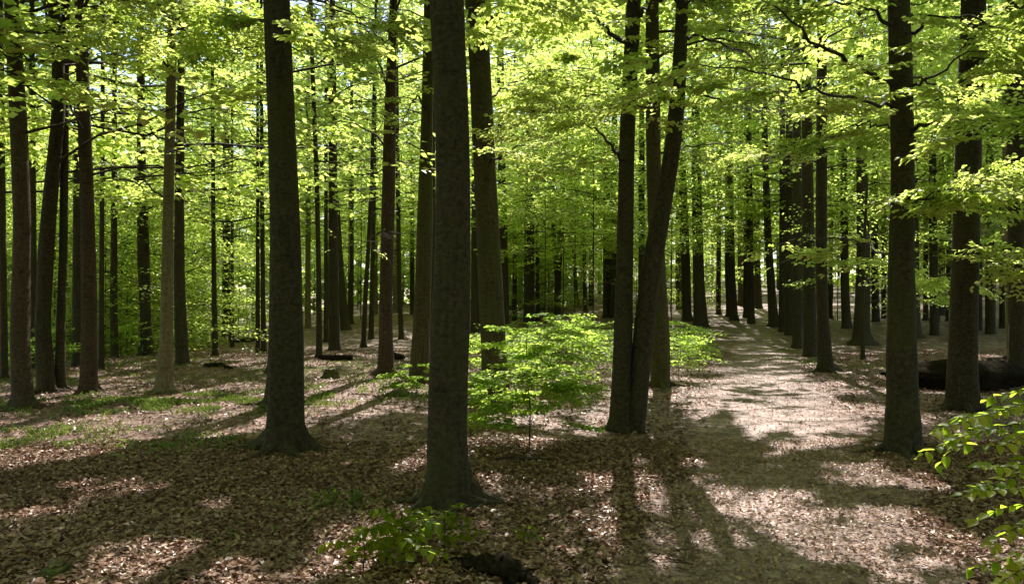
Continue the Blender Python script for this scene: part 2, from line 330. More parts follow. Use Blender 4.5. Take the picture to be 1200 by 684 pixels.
def leaves(acc, fans, org, yaw, pitch, roll, scale, L, W, fine=False, mat=0, cull=False, seed=0, rlo=0., rhi=1., off=(0, 0, 0), dens=1.0, twigs=None):
    """instances of the spray templates, written out as one leaf mesh"""
    r = np.random.default_rng(seed); org = np.asarray(org, float)
    for k, (P, D, Nn, lines) in enumerate(fans):
        sel = np.arange(len(org)) % len(fans) == k
        if not sel.any(): continue
        o = org[sel]; cyw, syw = np.cos(yaw[sel]), np.sin(yaw[sel]); cp, sp = np.cos(pitch[sel]), np.sin(pitch[sel]); cr, sr = np.cos(roll[sel]), np.sin(roll[sel])
        X = np.stack([cyw * cp, syw * cp, sp], -1); Y0 = np.stack([-syw, cyw, 0 * cyw], -1); Z0 = np.cross(X, Y0)
        Yv = Y0 * cr[:, None] + Z0 * sr[:, None]; Z = np.cross(X, Yv)
        T = lambda q: q[None, :, 0, None] * X[:, None] + q[None, :, 1, None] * Yv[:, None] + q[None, :, 2, None] * Z[:, None]
        s = scale[sel][:, None, None]
        pos = (o[:, None] + T(P) * s).reshape(-1, 3); d = T(D).reshape(-1, 3); n = T(Nn).reshape(-1, 3)
        tone = np.repeat(r.uniform(0, 1, len(o)), len(P))
        keep = np.ones(len(pos), bool)
        if dens < 1: keep &= r.uniform(size=len(pos)) < dens
        if cull: keep &= ~is_lit(pos + np.asarray(off), cull != 'floor')
        pos, d, n, tone = pos[keep], d[keep], n[keep], tone[keep]
        if not len(pos): continue
        d = norm(d + r.normal(0, .18, d.shape)); sd = norm(np.cross(n, d)); n = np.cross(d, sd)
        m = len(pos); l = (L * r.uniform(.7, 1.15, m))[:, None]; wd = (W * r.uniform(.75, 1.1, m))[:, None]
        rn = np.clip(rlo + (rhi - rlo) * (.55 * tone + .45 * r.uniform(size=m)), 0, 1)
        cu = n * l
        if fine:
            V = np.stack([pos, pos + d * l * .28 + sd * wd * .46 + cu * .10, pos + d * l * .66 + sd * wd * .40 + cu * .10, pos + d * l - cu * .08,
                          pos + d * l * .66 - sd * wd * .40 + cu * .10, pos + d * l * .28 - sd * wd * .46 + cu * .10], 1)
            b = np.arange(m)[:, None] * 6
            f = np.concatenate([b + [0, 1, 2, 3], b + [0, 3, 4, 5]]); rn = np.repeat(rn, 6)
        else:
            V = np.stack([pos, pos + d * l * .42 + sd * wd * .5 + cu * .08, pos + d * l, pos + d * l * .42 - sd * wd * .5 + cu * .08], 1)
            f = np.arange(m)[:, None] * 4 + [0, 1, 2, 3]; rn = np.repeat(rn, 4)
        acc.add(V.reshape(-1, 3), f, mat, rn)
        if twigs is not None:
            for q in range(len(o)):
                for a_, b_ in lines:
                    pa = o[q] + (a_[0] * X[q] + a_[1] * Yv[q] + a_[2] * Z[q]) * scale[sel][q]; pb = o[q] + (b_[0] * X[q] + b_[1] * Yv[q] + b_[2] * Z[q]) * scale[sel][q]
                    tube(acc, [pa, (pa + pb) / 2, pb], [twigs, twigs * .7, twigs * .4], 3, 1, cap=False)

def crown_mesh(name, seed, H, h0, rad, n_limb, spr, lean=(0, 0), fans=FANS_M, L=.13, W=.10, cull=False, off=(0, 0, 0), sides=4, dens=1.0, low=1.0, trunk=None, thin=0.0, q0=.18):
    """limbs with flat sprays; local to the tree's base; trunk(z) gives the stem's centre"""
    r = np.random.default_rng(seed); acc = Acc(); O = []; YW = []; PT = []; SC = []
    for i in range(n_limb):
        t = (i + r.uniform(0, .8)) / n_limb; z0 = h0 + (H - h0) * t ** .9
        prof = math.sin(math.pi * min(1, .22 + .78 * t)) ** .6 if t > .3 else low
        ln = rad * prof * r.uniform(.65, 1.15) + .4
        az = i * 2.39996 + r.uniform(-.5, .5); up = r.uniform(.05, .35) + .5 * t
        c = trunk(z0) if trunk else np.array([lean[0] * z0, lean[1] * z0, z0])
        dr = np.array([math.cos(az), math.sin(az), 0])
        s = np.linspace(0, 1, 6)[:, None]; bend = np.array([-dr[1], dr[0], 0]) * r.uniform(-.25, .25) * ln
        pts = c + dr * ln * s + np.array([0, 0, 1.]) * (up * ln * (s - .45 * s * s)) + bend * s * s + np.vstack([np.zeros(3), r.normal(0, .045 * ln, (5, 3)) * [1, 1, .6]])
        tube(acc, pts, np.linspace(.009 + .004 * ln, .004, 6), sides, 1, cap=False)
        n = max(2, int(spr * ln / rad * (1 - thin * t)))
        q = r.uniform(q0, 1, n) ** (.8 if q0 > .1 else 1.25); k = q * 5; k0 = np.minimum(k.astype(int), 4); fr = (k - k0)[:, None]
        p = pts[k0] * (1 - fr) + pts[k0 + 1] * fr
        sd = np.where(r.uniform(size=n) < .5, -1, 1); ya = az + sd * r.uniform(.2, 1.2, n)
        p = p + np.stack([np.cos(ya), np.sin(ya), 0 * ya], -1) * r.uniform(0, .32 * ln, n)[:, None] + np.stack([0 * ya, 0 * ya, r.normal(0, .16, n)], -1)
        O.append(p); YW.append(ya); PT.append(r.normal(-.08, .16, n)); SC.append(r.uniform(.75, 1.25, n))
    O = np.concatenate(O); YW = np.concatenate(YW); PT = np.concatenate(PT); SC = np.concatenate(SC)
    leaves(acc, fans, O, YW, PT, r.normal(0, .18, len(O)), SC, L, W, cull=cull, seed=seed, off=off, dens=dens)
    return acc.mesh(name, [LEAF, TWIG])

# ------------------------------------------------------------------ trees: (label, base row, [(column, row, width) from the foot up], height, options)
TR = [
 ('reddish straight trunk nearest the left edge, foot on the sunny leaf floor', 478, [(27, 470, 23), (23, 400, 20), (26, 260, 18), (22, 150, 18), (17, 60, 16), (13, 0, 15)], dict(m='red', fl=.75)),
 ('dark leaning trunk second from the left edge, bending right as it climbs', 460, [(54, 450, 20), (50, 380, 16), (54, 290, 17), (62, 200, 15), (69, 130, 14), (68, 60, 13), (62, 0, 13)], dict(m='dark')),
 ('slim knotty trunk tucked close against the dark leaning trunk on the left', 458, [(70, 450, 12), (71, 380, 9.5), (74, 300, 9), (75, 225, 9), (76, 100, 9), (77, 0, 9)], dict(m='dark', fl=.9)),
 ('straight dark brown trunk with clean bark, fourth across from the left edge', 460, [(104, 450, 19), (105, 380, 17), (103, 260, 15), (99, 150, 14), (94, 0, 12.5)], dict(m='red')),
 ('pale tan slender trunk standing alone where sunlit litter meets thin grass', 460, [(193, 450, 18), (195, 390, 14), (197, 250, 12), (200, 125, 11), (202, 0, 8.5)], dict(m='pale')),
 ('dark trunk directly right of the pale tan slender trunk', 427, [(213, 418, 15), (210, 340, 12.5), (210, 250, 11), (212, 100, 8), (213, 0, 6)], dict(m='dark')),
 ('short looking dark trunk rising from the grassy crest left of the wide crest trunk', 419, [(134, 412, 9), (133, 355, 8), (134, 200, 6)], dict(m='dark')),
 ('wide dark trunk on the grassy crest between the fourth trunk and the pale one', 417, [(172, 408, 14), (170, 360, 12), (168, 304, 14), (166, 200, 10)], dict(m='dark')),
 ('thin pole trunk just right of the fourth trunk from the left', 432, [(119, 425, 6.5), (119, 340, 5.5), (120, 200, 5)], {}),
 ('dark broad trunk glimpsed left of the fourth trunk from the left', 429, [(91, 420, 12), (91, 340, 11), (91, 200, 9)], dict(m='dark')),
 ('dim trunk glimpsed between the two leftmost big trunks', 432, [(39, 424, 8), (39, 340, 7.5), (38, 200, 7)], dict(m='dark')),
 ('dim trunk cut by the left picture edge behind green leaves', 445, [(5, 438, 8), (4, 340, 7.5), (2, 200, 7)], dict(m='dark')),
 ('thin grey pole trunk standing on open litter left of the thick left beech', 417, [(252, 411, 7), (251, 340, 5.5), (250, 260, 5), (249, 100, 4)], {}),
 ('dim trunk on the far side of the crest, right of the pale trunk', 400, [(234, 394, 7.5), (234, 330, 7), (234, 180, 6)], dict(m='dark')),
 ('very thin pole beside the fallen grey log on the crest', 407, [(272, 402, 5), (272, 330, 4), (272, 200, 3.5)], {}),
 ('dark wide trunk behind the very thin pole on the left crest', 396, [(265, 390, 10), (265, 320, 9), (265, 180, 8)], dict(m='dark')),
 ('left one of two close thin poles beside the thick left beech', 414, [(302, 408, 5.5), (302, 340, 5), (302, 250, 4)], {}),
 ('right one of two close thin poles beside the thick left beech', 414.6, [(309, 409, 6.5), (308, 340, 5.5), (307, 230, 5)], {}),
 ('dark trunk mostly hidden behind the thick left beech, foot showing at its left, farther one', 437, [(323, 428, 19), (325, 340, 14), (326, 200, 13)], dict(m='dark', fl=.7)),
 ('trunk mostly hidden behind the thick left beech, foot showing at its left, nearer one', 476, [(324, 465, 27), (330, 400, 22), (332, 260, 18), (328, 0, 15)], dict(fl=.6)),
 ('thick smooth beech left of centre with wide mossy root flare', 528, [(334, 505, 44), (335, 470, 41), (335, 365, 38), (334, 260, 34), (330, 150, 31), (324, 0, 30)], dict(fl=.95, lobes=6)),
 ('thin pole trunk right of the thick left beech, its foot by a low log', 419, [(374, 412, 7.5), (374, 340, 6), (371, 200, 5.5), (366, 80, 5)], {}),
 ('thin pole between the low log pole and the dark hillside trunk', 401, [(382, 396, 5.5), (382, 340, 5), (382, 200, 4.5)], {}),
 ('dark hillside trunk above the small mossy stump', 411, [(392, 404, 14), (391, 340, 12), (390, 170, 10)], dict(m='dark')),
 ('faint tan trunk far off, just right of the thick left beech', 384, [(361, 380, 7), (361, 330, 6), (361, 200, 6)], dict(m='pale')),
 ('leaning dark trunk on the far hillside right of the dark hillside trunk', 386, [(404, 380, 13), (399, 340, 11), (394, 250, 9), (388, 150, 8)], dict(m='dark')),
 ('small far trunk beside the leaning dark hillside trunk', 379, [(411, 375, 6), (412, 320, 5.5), (412, 200, 5)], {}),
 ('thin young trunk leaning right, in front of the far hillside', 407, [(426, 401, 6), (428, 350, 5.5), (432, 285, 5), (436, 200, 4.5)], {}),
 ('thin trunk on the hillside left of the clean dark centre-left trunk', 397, [(435, 392, 6.5), (436, 340, 5.5), (438, 250, 5)], {}),
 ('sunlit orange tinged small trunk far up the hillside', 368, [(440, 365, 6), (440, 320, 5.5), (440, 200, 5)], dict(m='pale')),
 ('clean dark brown trunk on the hillside, centre left, with spreading foot', 441, [(452, 430, 20), (452, 400, 16.5), (452, 340, 15), (455, 250, 16), (457, 125, 14), (461, 20, 9)], dict(m='red', fl=.9)),
 ('thin dark trunk just right of the clean centre-left trunk', 397, [(470, 391, 6.5), (468, 340, 5.5), (466, 200, 5)], {}),
 ('pale small trunk far behind the clean centre-left trunk', 367, [(464, 364, 5.5), (464, 320, 5), (464, 200, 5)], dict(m='pale')),
 ('small far trunk left of the grey-green trunk beside the big central beech', 368, [(483, 365, 5.5), (483, 320, 5), (483, 180, 5)], dict(m='dark')),
 ('grey-green smooth trunk close left of the big central beech', 449, [(491, 440, 25), (493, 400, 21), (496, 330, 19), (498, 260, 19), (500, 150, 14), (503, 0, 12)], dict(fl=.35, m='olive')),
 ('narrow dark trunk squeezed between the grey-green trunk and the big central beech', 416, [(507, 410, 9), (507, 340, 8), (507, 200, 7)], dict(m='dark')),
 ('biggest nearest beech at the centre, thick dark trunk with mossy roots', 592, [(524, 560, 50), (523, 500, 46), (525, 440, 46), (528, 365, 45), (531, 260, 41), (530, 150, 40), (523, 0, 40)], dict(fl=.85, lobes=7)),
 ('tall smooth olive trunk immediately right of the big central beech', 468, [(580, 455, 31), (578, 400, 29), (573, 300, 28), (568, 200, 26), (561, 50, 25), (557, 0, 25)], dict(fl=.4, m='olive')),
 ('dark trunk seen in the gap right of the big central beech', 389, [(557, 383, 11), (557, 330, 10), (557, 200, 9)], dict(m='dark')),
 ('narrow trunk right of the tall smooth olive trunk', 388, [(592, 382, 10.5), (591, 330, 10), (588, 200, 9), (586, 40, 8)], dict(m='dark')),
 ('thin far trunk left of the broad trunk behind the green thicket', 376, [(603, 372, 6), (603, 330, 5.5), (603, 200, 5)], dict(m='dark')),
 ('thinnest far trunk at the left of the broad thicket trunk', 362, [(609, 360, 4.5), (609, 320, 4), (609, 200, 4)], {}),
 ('broad dark trunk rising behind the left part of the green thicket', 381, [(620, 376, 14), (620, 330, 13), (621, 200, 11), (622, 60, 9)], dict(m='dark')),
 ('thin trunk touching the right side of the broad thicket trunk', 376, [(630, 372, 5.5), (630, 320, 5), (629, 200, 4.5)], {}),
 ('small trunk between the broad thicket trunk and the forked one', 363, [(637, 361, 7.5), (636, 320, 6.5), (636, 200, 6)], dict(m='dark')),
 ('forked dark trunk behind the green thicket', 373, [(653, 368, 8.5), (654, 320, 7.5), (658, 270, 6), (660, 180, 5)], dict(m='dark', fork=[(653, 335, 5), (649, 280, 5), (646, 180, 4)])),
 ('slightly leaning thin trunk left of the bright far clearing', 361, [(676, 358, 5), (674, 320, 4.5), (671, 280, 4.5), (667, 180, 4)], {}),
 ('straight thin trunk in front of the bright far clearing', 365, [(686, 362, 5), (685, 320, 4.5), (684, 200, 4)], {}),
 ('thin dark trunk at the right side of the bright far clearing', 358, [(693, 355, 6.5), (693, 310, 6), (693, 200, 5)], dict(m='dark')),
 ('left one of two touching dark trunks beside the twin-stemmed beech', 372, [(711, 366, 9.5), (711, 330, 9), (711, 200, 8)], dict(m='dark')),
 ('right one of two touching dark trunks beside the twin-stemmed beech', 372.5, [(719, 367, 9), (719, 330, 8.5), (720, 200, 8)], dict(m='dark')),
 ('twin-stemmed beech left of the path, one stem upright and one leaning right', 505, [(728, 490, 27), (729, 440, 23), (731, 365, 21), (733, 260, 19), (735, 150, 18), (743, 0, 17)],
  dict(m='base', fl=.55, fork=[(744, 495, 24), (748, 460, 23), (755, 380, 23), (764, 310, 24), (775, 250, 21), (786, 190, 19), (794, 120, 18), (798, 40, 15), (800, 0, 14)])),
 ('straight trunk standing just behind the leaning stem of the twin beech', 453, [(774, 445, 23), (775, 400, 21), (770, 300, 18), (766, 200, 17), (765, 100, 17), (764, 0, 15)], dict(fl=.3, m='olive')),
 ('slim dark trunk visible through the gap of the twin-stemmed beech', 385, [(752, 380, 8), (752, 300, 7.5), (752, 200, 7)], dict(m='dark')),
 ('trunk on the left verge of the path casting a straight shadow', 384, [(821, 378, 17), (819, 340, 14), (817, 260, 12), (816, 180, 11), (814, 60, 8)], dict(m='dark', fl=.4)),
 ('trunk touching the left side of the left verge trunk', 376, [(805, 370, 11), (804, 320, 11), (800, 220, 10), (796, 100, 8)], dict(m='dark')),
 ('small dim trunk left of the pair on the left verge of the path', 362, [(796, 359, 7.5), (795, 320, 7), (795, 220, 6)], dict(m='dark')),
 ('thin trunk standing alone left of where the path vanishes', 368, [(842, 364, 6), (842, 320, 5.5), (843, 220, 5)], {}),
 ('dark trunk right where the path vanishes, with a thinner one behind', 375, [(860, 370, 10), (857, 320, 9), (856, 240, 8)], dict(m='dark')),
 ('thinner trunk behind the dark one where the path vanishes', 371, [(854, 368, 6), (852, 320, 5.5), (852, 230, 5)], {}),
 ('small trunk right of where the path vanishes', 372, [(874, 368, 6), (874, 320, 5.5), (874, 200, 5)], {}),
 ('dark trunk beyond the right verge of the far path', 379, [(880, 374, 9), (879, 320, 8), (878, 200, 7)], dict(m='dark')),
 ('dim broad trunk far behind the right verge of the far path', 361, [(889, 358, 9), (887, 320, 8.5), (886, 200, 8)], dict(m='dark')),
 ('dim broad trunk far behind where the path vanishes', 358, [(870, 355, 10), (869, 320, 9), (868, 200, 8)], dict(m='dark')),
 ('leaning slim trunk on the right verge, first of the row along the path', 383, [(907, 378, 12), (904, 340, 9.5), (899, 260, 8), (896, 150, 7)], dict()),
 ('second trunk of the row along the right verge of the path', 389, [(917, 384, 9), (917, 330, 8), (917, 200, 7)], dict()),
 ('third trunk of the row along the right verge of the path', 393, [(926, 388, 11), (925, 330, 10), (925, 200, 9)], dict()),
 ('fourth trunk of the row along the right verge, with dark mossy foot', 408, [(935, 402, 12), (935, 340, 11), (934, 200, 10)], dict(fl=.6)),
 ('fifth trunk of the verge row, second nearest, smooth and straight', 418, [(949, 412, 16), (948, 340, 14.5), (946, 200, 13), (945, 60, 10)], dict(fl=.5)),
 ('nearest trunk of the verge row, slightly bent, with roots over the path edge', 435, [(967, 428, 18), (964, 380, 14), (962, 300, 13), (963, 125, 12), (963, 0, 10)], dict(fl=.9, roots=1)),
 ('thin trunk behind the nearest trunk of the verge row', 373, [(973, 370, 5.5), (973, 320, 5), (975, 200, 4.5)], {}),
 ('reddish dark trunk in the open wood right of the verge row', 384, [(992, 380, 11), (990, 340, 9.5), (989, 240, 8)], dict(m='dark', fl=.6)),
 ('wide-footed double looking beech right of the path, roots spread over litter', 404, [(1009, 396, 19), (1011, 360, 17), (1012, 300, 15), (1010, 200, 12), (1008, 90, 9)], dict(fl=.8, lobes=5)),
 ('thin sapling pole in front of the wide-footed beech', 421, [(1011, 415, 5), (1011, 360, 4), (1012, 300, 3.5), (1016, 220, 3)], dict(small=1)),
 ('dim trunk between the wide-footed beech and the thick right beech', 377, [(1026, 372, 9), (1025, 320, 8), (1025, 200, 7)], dict(m='dark')),
 ('small dim trunk touching the left of the thick right beech', 373, [(1036, 369, 6.5), (1036, 320, 6), (1036, 200, 5)], {}),
 ('thick knotty beech right of the path with long dark side branches', 531, [(1057, 510, 40), (1057, 470, 35), (1056, 400, 32), (1056, 300, 28), (1058, 200, 25), (1056, 100, 25), (1053, 0, 24)], dict(fl=.3, wob=.06)),
 ('trunk half hidden by the right side of the thick knotty beech', 396, [(1073, 388, 12), (1072, 340, 10), (1071, 200, 9)], dict(m='dark', fl=.7)),
 ('slim trunk in the gap between the two thick right-hand beeches, nearer one', 393, [(1095, 387, 10), (1094, 340, 9), (1093, 200, 8)], {}),
 ('small far trunk in the gap between the two thick right-hand beeches', 375, [(1085, 371, 6), (1085, 320, 5.5), (1085, 200, 5)], dict(m='dark')),
 ('nearly black trunk in the gap between the two thick right-hand beeches', 369, [(1102, 365, 11), (1102, 320, 10), (1102, 200, 9)], dict(m='dark')),
 ('dim trunk touching the left of the thick beech before the fallen log', 376, [(1112, 371, 7), (1112, 320, 6), (1112, 200, 5)], {}),
 ('thick smooth beech standing before the dark fallen log', 480, [(1127, 465, 34), (1128, 420, 31), (1130, 340, 29), (1133, 250, 28), (1135, 150, 27), (1141, 0, 26)], dict(fl=.3)),
 ('trunk in sunny litter right of the thick beech before the log', 391, [(1161, 386, 11), (1160, 340, 9.5), (1160, 200, 8)], {}),
 ('thin trunk touching the right of the thick beech before the log', 387, [(1148, 383, 6), (1148, 340, 5.5), (1148, 200, 5)], dict(m='dark')),
 ('dim trunk near the right picture edge behind the edge tree', 384, [(1176, 380, 9), (1176, 330, 8), (1177, 200, 7)], dict(m='dark')),
 ('dark trunk cut by the right picture edge', 448, [(1193, 440, 21), (1193, 380, 19), (1192, 250, 19), (1191, 100, 20), (1189, 0, 20)], dict(m='dark')),
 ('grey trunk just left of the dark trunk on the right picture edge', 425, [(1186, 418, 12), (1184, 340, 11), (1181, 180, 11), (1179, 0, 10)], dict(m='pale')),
 # more far stems, seen only as slivers between the others
]
OLIVE = bark_mat('olive_bark', (.042, .036, .018), (.105, .088, .046), (.07, .075, .022), .7)
MATS = dict(olive=OLIVE, base=BARK, red=BARK_RED, pale=BARK_PALE, dark=BARK_DARK)
TREES = []
def stem_pts(pts, Y, base, H):
    """centre line and radius of a stem from its columns and rows, carried on to the tree's full height"""
    P = [at(px, py, Y) for px, py, _ in pts]; Rr = [wd * Y / F / 2 for *_, wd in pts]
    P = [p - base for p in P]
    if P[0][2] > .02:
        dx = (P[0] - P[1]) / (P[0][2] - P[1][2] + 1e-6) * (P[0][2] + .12); P.insert(0, P[0] - dx); Rr.insert(0, Rr[0] * 1.03)
    top = P[-1]; d = (P[-1] - P[-2]); d = d / max(d[2], .1)
    d[0] = np.clip(d[0], -.12, .12) * .5
    r0 = Rr[-1]; z = top[2]
    for k in range(1, 5):
        zz = z + (H - z) * k / 4
        if H > z + .5: P.append(top + d * (zz - z)); Rr.append(max(.02, r0 * (1 - .85 * k / 4)))
    return np.array(P), np.array(Rr)
def resample(P, Rr, n):
    z = np.concatenate([[0], np.cumsum(np.linalg.norm(np.diff(P, axis=0), axis=1))]); t = np.linspace(0, 1, n) ** 1.7 * z[-1]
    g = lambda a: np.interp(t, z, a)
    Q = np.stack([g(P[:, 0]), g(P[:, 1]), g(P[:, 2])], -1); rr = g(Rr)
    for _ in range(1):
        Q[1:-1] = (Q[:-2] + 2 * Q[1:-1] + Q[2:]) / 4
    return Q, rr
def build_trunk(name, P, Rr, m, fl, lobes, near, seed, tree, wob=.03):
    n = 60 if near else 26; sides = 56 if near else 12
    Q, rr = resample(P, Rr, n); r0 = rr[0]; rs = np.random.default_rng(seed); ph = rs.uniform(0, 6.28, 4)
    hs = max(.08, r0 * .8)
    def fn(r, pts, th):
        z = np.maximum(pts[:, 2], 0)[:, None]
        lob = (.5 + .5 * np.cos(lobes * th + ph[0] + .9 * np.sin(th + ph[1]))) * (.6 + .4 * np.cos(2 * th + ph[2])); lob = np.clip(lob, 0, 1) ** 1.7 * 1.15
        return r * (1 + fl * (.06 * np.exp(-z / (1.0 * r0)) + (.12 + 1.8 * lob) * np.exp(-z / (r0 * (.16 + .34 * lob)))) + .05 * np.cos(3 * th + ph[3]) * np.exp(-z / 2))
    acc = Acc(); tube(acc, Q, rr, sides, 0, wob=wob, seed=seed, fn=fn)
    return link(name, acc.mesh(name, [m]), tree)
GRP = 'tall beech trees of the wood'
UNIQ = 0
for n, (label, by, pts, op) in enumerate(TR):
    x, Y = hit(pts[0][0], by); base = np.array([x, Y, float(gz(x, Y))])
    near = Y < 14; H = random.uniform(17, 21) if not op.get('small') else 4.5
    tree = empty('beech_tree', base, label, 'tree', GRP)
    P, Rr = stem_pts(pts, Y, base, H)
    tk = build_trunk('trunk', P, Rr, MATS[op.get('m', 'base')], op.get('fl', .45), op.get('lobes', 5), near, n, tree, op.get('wob', .03))
    if 'fork' in op:
        P2, R2 = stem_pts(op['fork'], Y, base, H - 1)
        if by < 400: P2[0] = P2[0] * [1, 1, 1]
        s2 = build_trunk('trunk', P2, R2, MATS[op.get('m', 'base')], op.get('fl', .45) * (by > 400), 4, near, n + 200, tree)
    TREES.append((tree, base, P, Rr, Y))
    if (near or 'roots' in op) and not op.get('small'):
        rq = np.random.default_rng(n + 900); r0 = Rr[0]; nr = 6 if Y < 9 else 4
        for q in range(nr):
            a_ = q * 6.283 / nr + rq.uniform(-.35, .35); d = np.array([math.cos(a_), math.sin(a_), 0]); sd = np.array([-d[1], d[0], 0]); ln = r0 * rq.uniform(2.4, 4.2); bnd = rq.normal(0, .22) * ln
            pp = [d * r0 * .55 + [0, 0, r0 * .75]] + [d * (r0 * .9 + ln * t_) + sd * bnd * t_ * t_ + [0, 0, zz_] for t_, zz_ in ((.0, r0 * .30), (.2, r0 * .10), (.5, .0), (.8, -.012), (1.0, -.03))]
            pp = [v + [0, 0, float(gz(base[0] + v[0], base[1] + v[1])) - base[2]] for v in pp]
            ra = Acc(); tube(ra, pp, [r0 * .30, r0 * .30, r0 * .22, r0 * .14, r0 * .10, r0 * .04], 10, wob=.15, seed=n + q)
            link('root', ra.mesh('root', [MATS[op.get('m', 'base')]]), tree)
    if op.get('small'):
        me = crown_mesh('crown', n, 4.5, 1.3, .9, 9, 5, fans=FANS_M, L=.09, W=.07)
        tag(link('crown', me, tree), kind='stuff'); continue
    zz = P[:, 2]; tr = lambda z, P=P: np.array([np.interp(z, P[:, 2], P[:, 0]), np.interp(z, P[:, 2], P[:, 1]), z])
    ztop = EYE + (HY - pts[-1][1]) / F * Y - base[2]; hid = pts[-1][1] >= 150
    if Y >= 34:
        me = crown_mesh('crown', n, H, min(ztop, 3.4) if hid else 4.2, 3.2, 28, 15, fans=FANS_C, L=.22, W=.175, cull=True, off=base, trunk=tr, dens=.8, low=1.0, thin=.5, q0=.03, sides=3)
        tag(link('crown', me, tree), kind='stuff')
    elif Y < 34:
        h0 = 6.4 if Y < 17 else min(4.4, ztop) if hid else 5.0; nl = (46 if 560 < pts[0][0] < 1150 else 30) if Y < 17 else 26; cr = 5.0 if Y < 17 else 4.0
        if pts[0][0] < 300 and Y > 9: h0 = 3.7; cr = 4.2
        me = crown_mesh('crown', n, H, h0, cr, nl, 16 if Y < 17 else 14, fans=FANS_M, L=.165, W=.13, cull=True, off=base, trunk=tr, dens=(.5 if h0 == 3.7 else .8) if Y < 20 else .62, thin=0 if Y < 20 else .3, q0=.18 if Y < 20 else .05)
        UNIQ += len(me.polygons)
        tag(link('crown', me, tree), kind='stuff')
print('TREES', len(TREES), 'uniq crown quads', UNIQ)

# ------------------------------------------------------------------ the wood beyond and around: one mass
def mass(name, spots, seed, label, L, W, n_spray):
    r = np.random.default_rng(seed); acc = Acc(); O = []; C = []
    for (x, y, H, rad, z0) in spots:
        g = float(gz(x, y)); n = int(n_spray * H / 18 * rad / 3.5)
        t = r.uniform(size=n); z = z0 + (H - z0) * t; pr = rad * np.clip(np.sin(math.pi * (.15 + .85 * t)), .3, 1)
        a_ = r.uniform(0, 6.283, n); q = pr * np.sqrt(r.uniform(0, 1, n))
        O.append(np.stack([x + np.cos(a_) * q, y + np.sin(a_) * q, g + z], -1)); C.append(a_)
        tube(acc, [[x, y, g - .2], [x + r.uniform(-.2, .2), y, g + H * .5], [x + r.uniform(-.4, .4), y, g + H * .95]], [r.uniform(.12, .24), .13, .03], 6, 1, cap=False)
    O = np.concatenate(O); C = np.concatenate(C); m = len(O)
    leaves(acc, FANS_C, O, C, r.normal(-.05, .2, m), r.normal(0, .25, m), r.uniform(1.0, 1.7, m), L, W, seed=seed)
    tag(link(name, acc.mesh(name, [LEAF, BARK_DARK])), label, kind='stuff'); return len(O)
r = np.random.default_rng(99)
sp = []
for k in range(180):
    a_ = R(-46 + 92 * (k + r.uniform(0, 1)) / 180); d = r.uniform(58, 105) if k % 3 else r.uniform(105, 150)
    sp.append((math.sin(a_) * d, math.cos(a_) * d, r.uniform(22, 33), r.uniform(3, 5), r.uniform(.1, 1.6) if a_ < .1 else r.uniform(.1, 1.0)))
print('far wood', mass('far_wood', sp, 5, 'distant green beech wood closing the view behind all the trunks', .66, .54, 25))
sp = []
for k in range(70):
    a_ = R(46 + 268 * (k + r.uniform(0, 1)) / 70); d = r.uniform(11, 34) if abs(a_ - math.pi) > .9 else r.uniform(11, 30)
    x, y = math.sin(a_) * d, math.cos(a_) * d
    if y > -9 and (abs(math.atan2(x, max(y, .01))) < .66 + 7.5 / d or d < 11): continue
    sp.append((x, y, r.uniform(16, 21), r.uniform(3.2, 4.6), r.uniform(2.5, 5)))
print('around', mass('surrounding_wood', sp, 6, 'beech wood going on outside the picture at both sides and behind', .55, .44, 44))

# ------------------------------------------------------------------ young beeches of the understory
YB = [crown_mesh('foliage', 500 + k, 5.5 + k * .9, .35, 1.9 + .15 * k, 26, 13, fans=FANS_M, L=.105, W=.08, dens=.6, low=1.0) for k in range(4)]
YR = [crown_mesh('foliage', 520 + k, 8 + k, 2.2, 2.3, 26, 13, fans=FANS_M, L=.105, W=.08, dens=.6, low=.9) for k in range(2)]
YT = [crown_mesh('foliage', 530 + k, 12 + k, 3.6, 2.9, 30, 13, fans=FANS_M, L=.125, W=.095, dens=.72, low=.9, thin=.5) for k in range(3)]
def young(x, y, k, set_, label, s=1.0):
    H = (5.5 + k * .9) if set_ is YB else 8 + k if set_ is YR else 12 + k
    t = empty('young_beech', (x, y, float(gz(x, y))), label, 'young tree', 'young beeches of the understory')
    acc = Acc(); tube(acc, [[0, 0, -.15], [.03, 0, H * .4 * s], [0, .05, H * s]], [.03 * s, .018 * s, .005], 6)
    link('stem', acc.mesh('stem', [TWIG]), t)
    o = tag(link('foliage', set_[k], t), kind='stuff'); o.rotation_euler.z = random.uniform(0, 6.28); o.scale = (s, s, s)
LBL = ['young beech with bright low foliage beyond the grassy crest on the left', 'young beech with layered bright leaves behind the hillside, left of centre',
       'young beech with light green foliage behind the green thicket', 'young beech in the dim right-hand wood, leaves held above open litter']
r = np.random.default_rng(31); cnt = 0
for k in range(84):
    zone = 0 if k < 34 else 1 if k < 46 else 2 if k < 60 else 3
    lo_, hi_, d0, d1 = [(-60, 235, 22, 40), (330, 560, 38, 60), (540, 800, 40, 62), (930, 1240, 27, 60)][zone]
    px = lo_ + (hi_ - lo_) * r.uniform(); d = r.uniform(d0, d1); x = (px - CX) / F * d
    if zone in (1, 3): young(x, d, k % 2, YR, LBL[zone], r.uniform(.85, 1.15))
    else: young(x, d, k % 4, YB, LBL[zone], r.uniform(.8, 1.2))

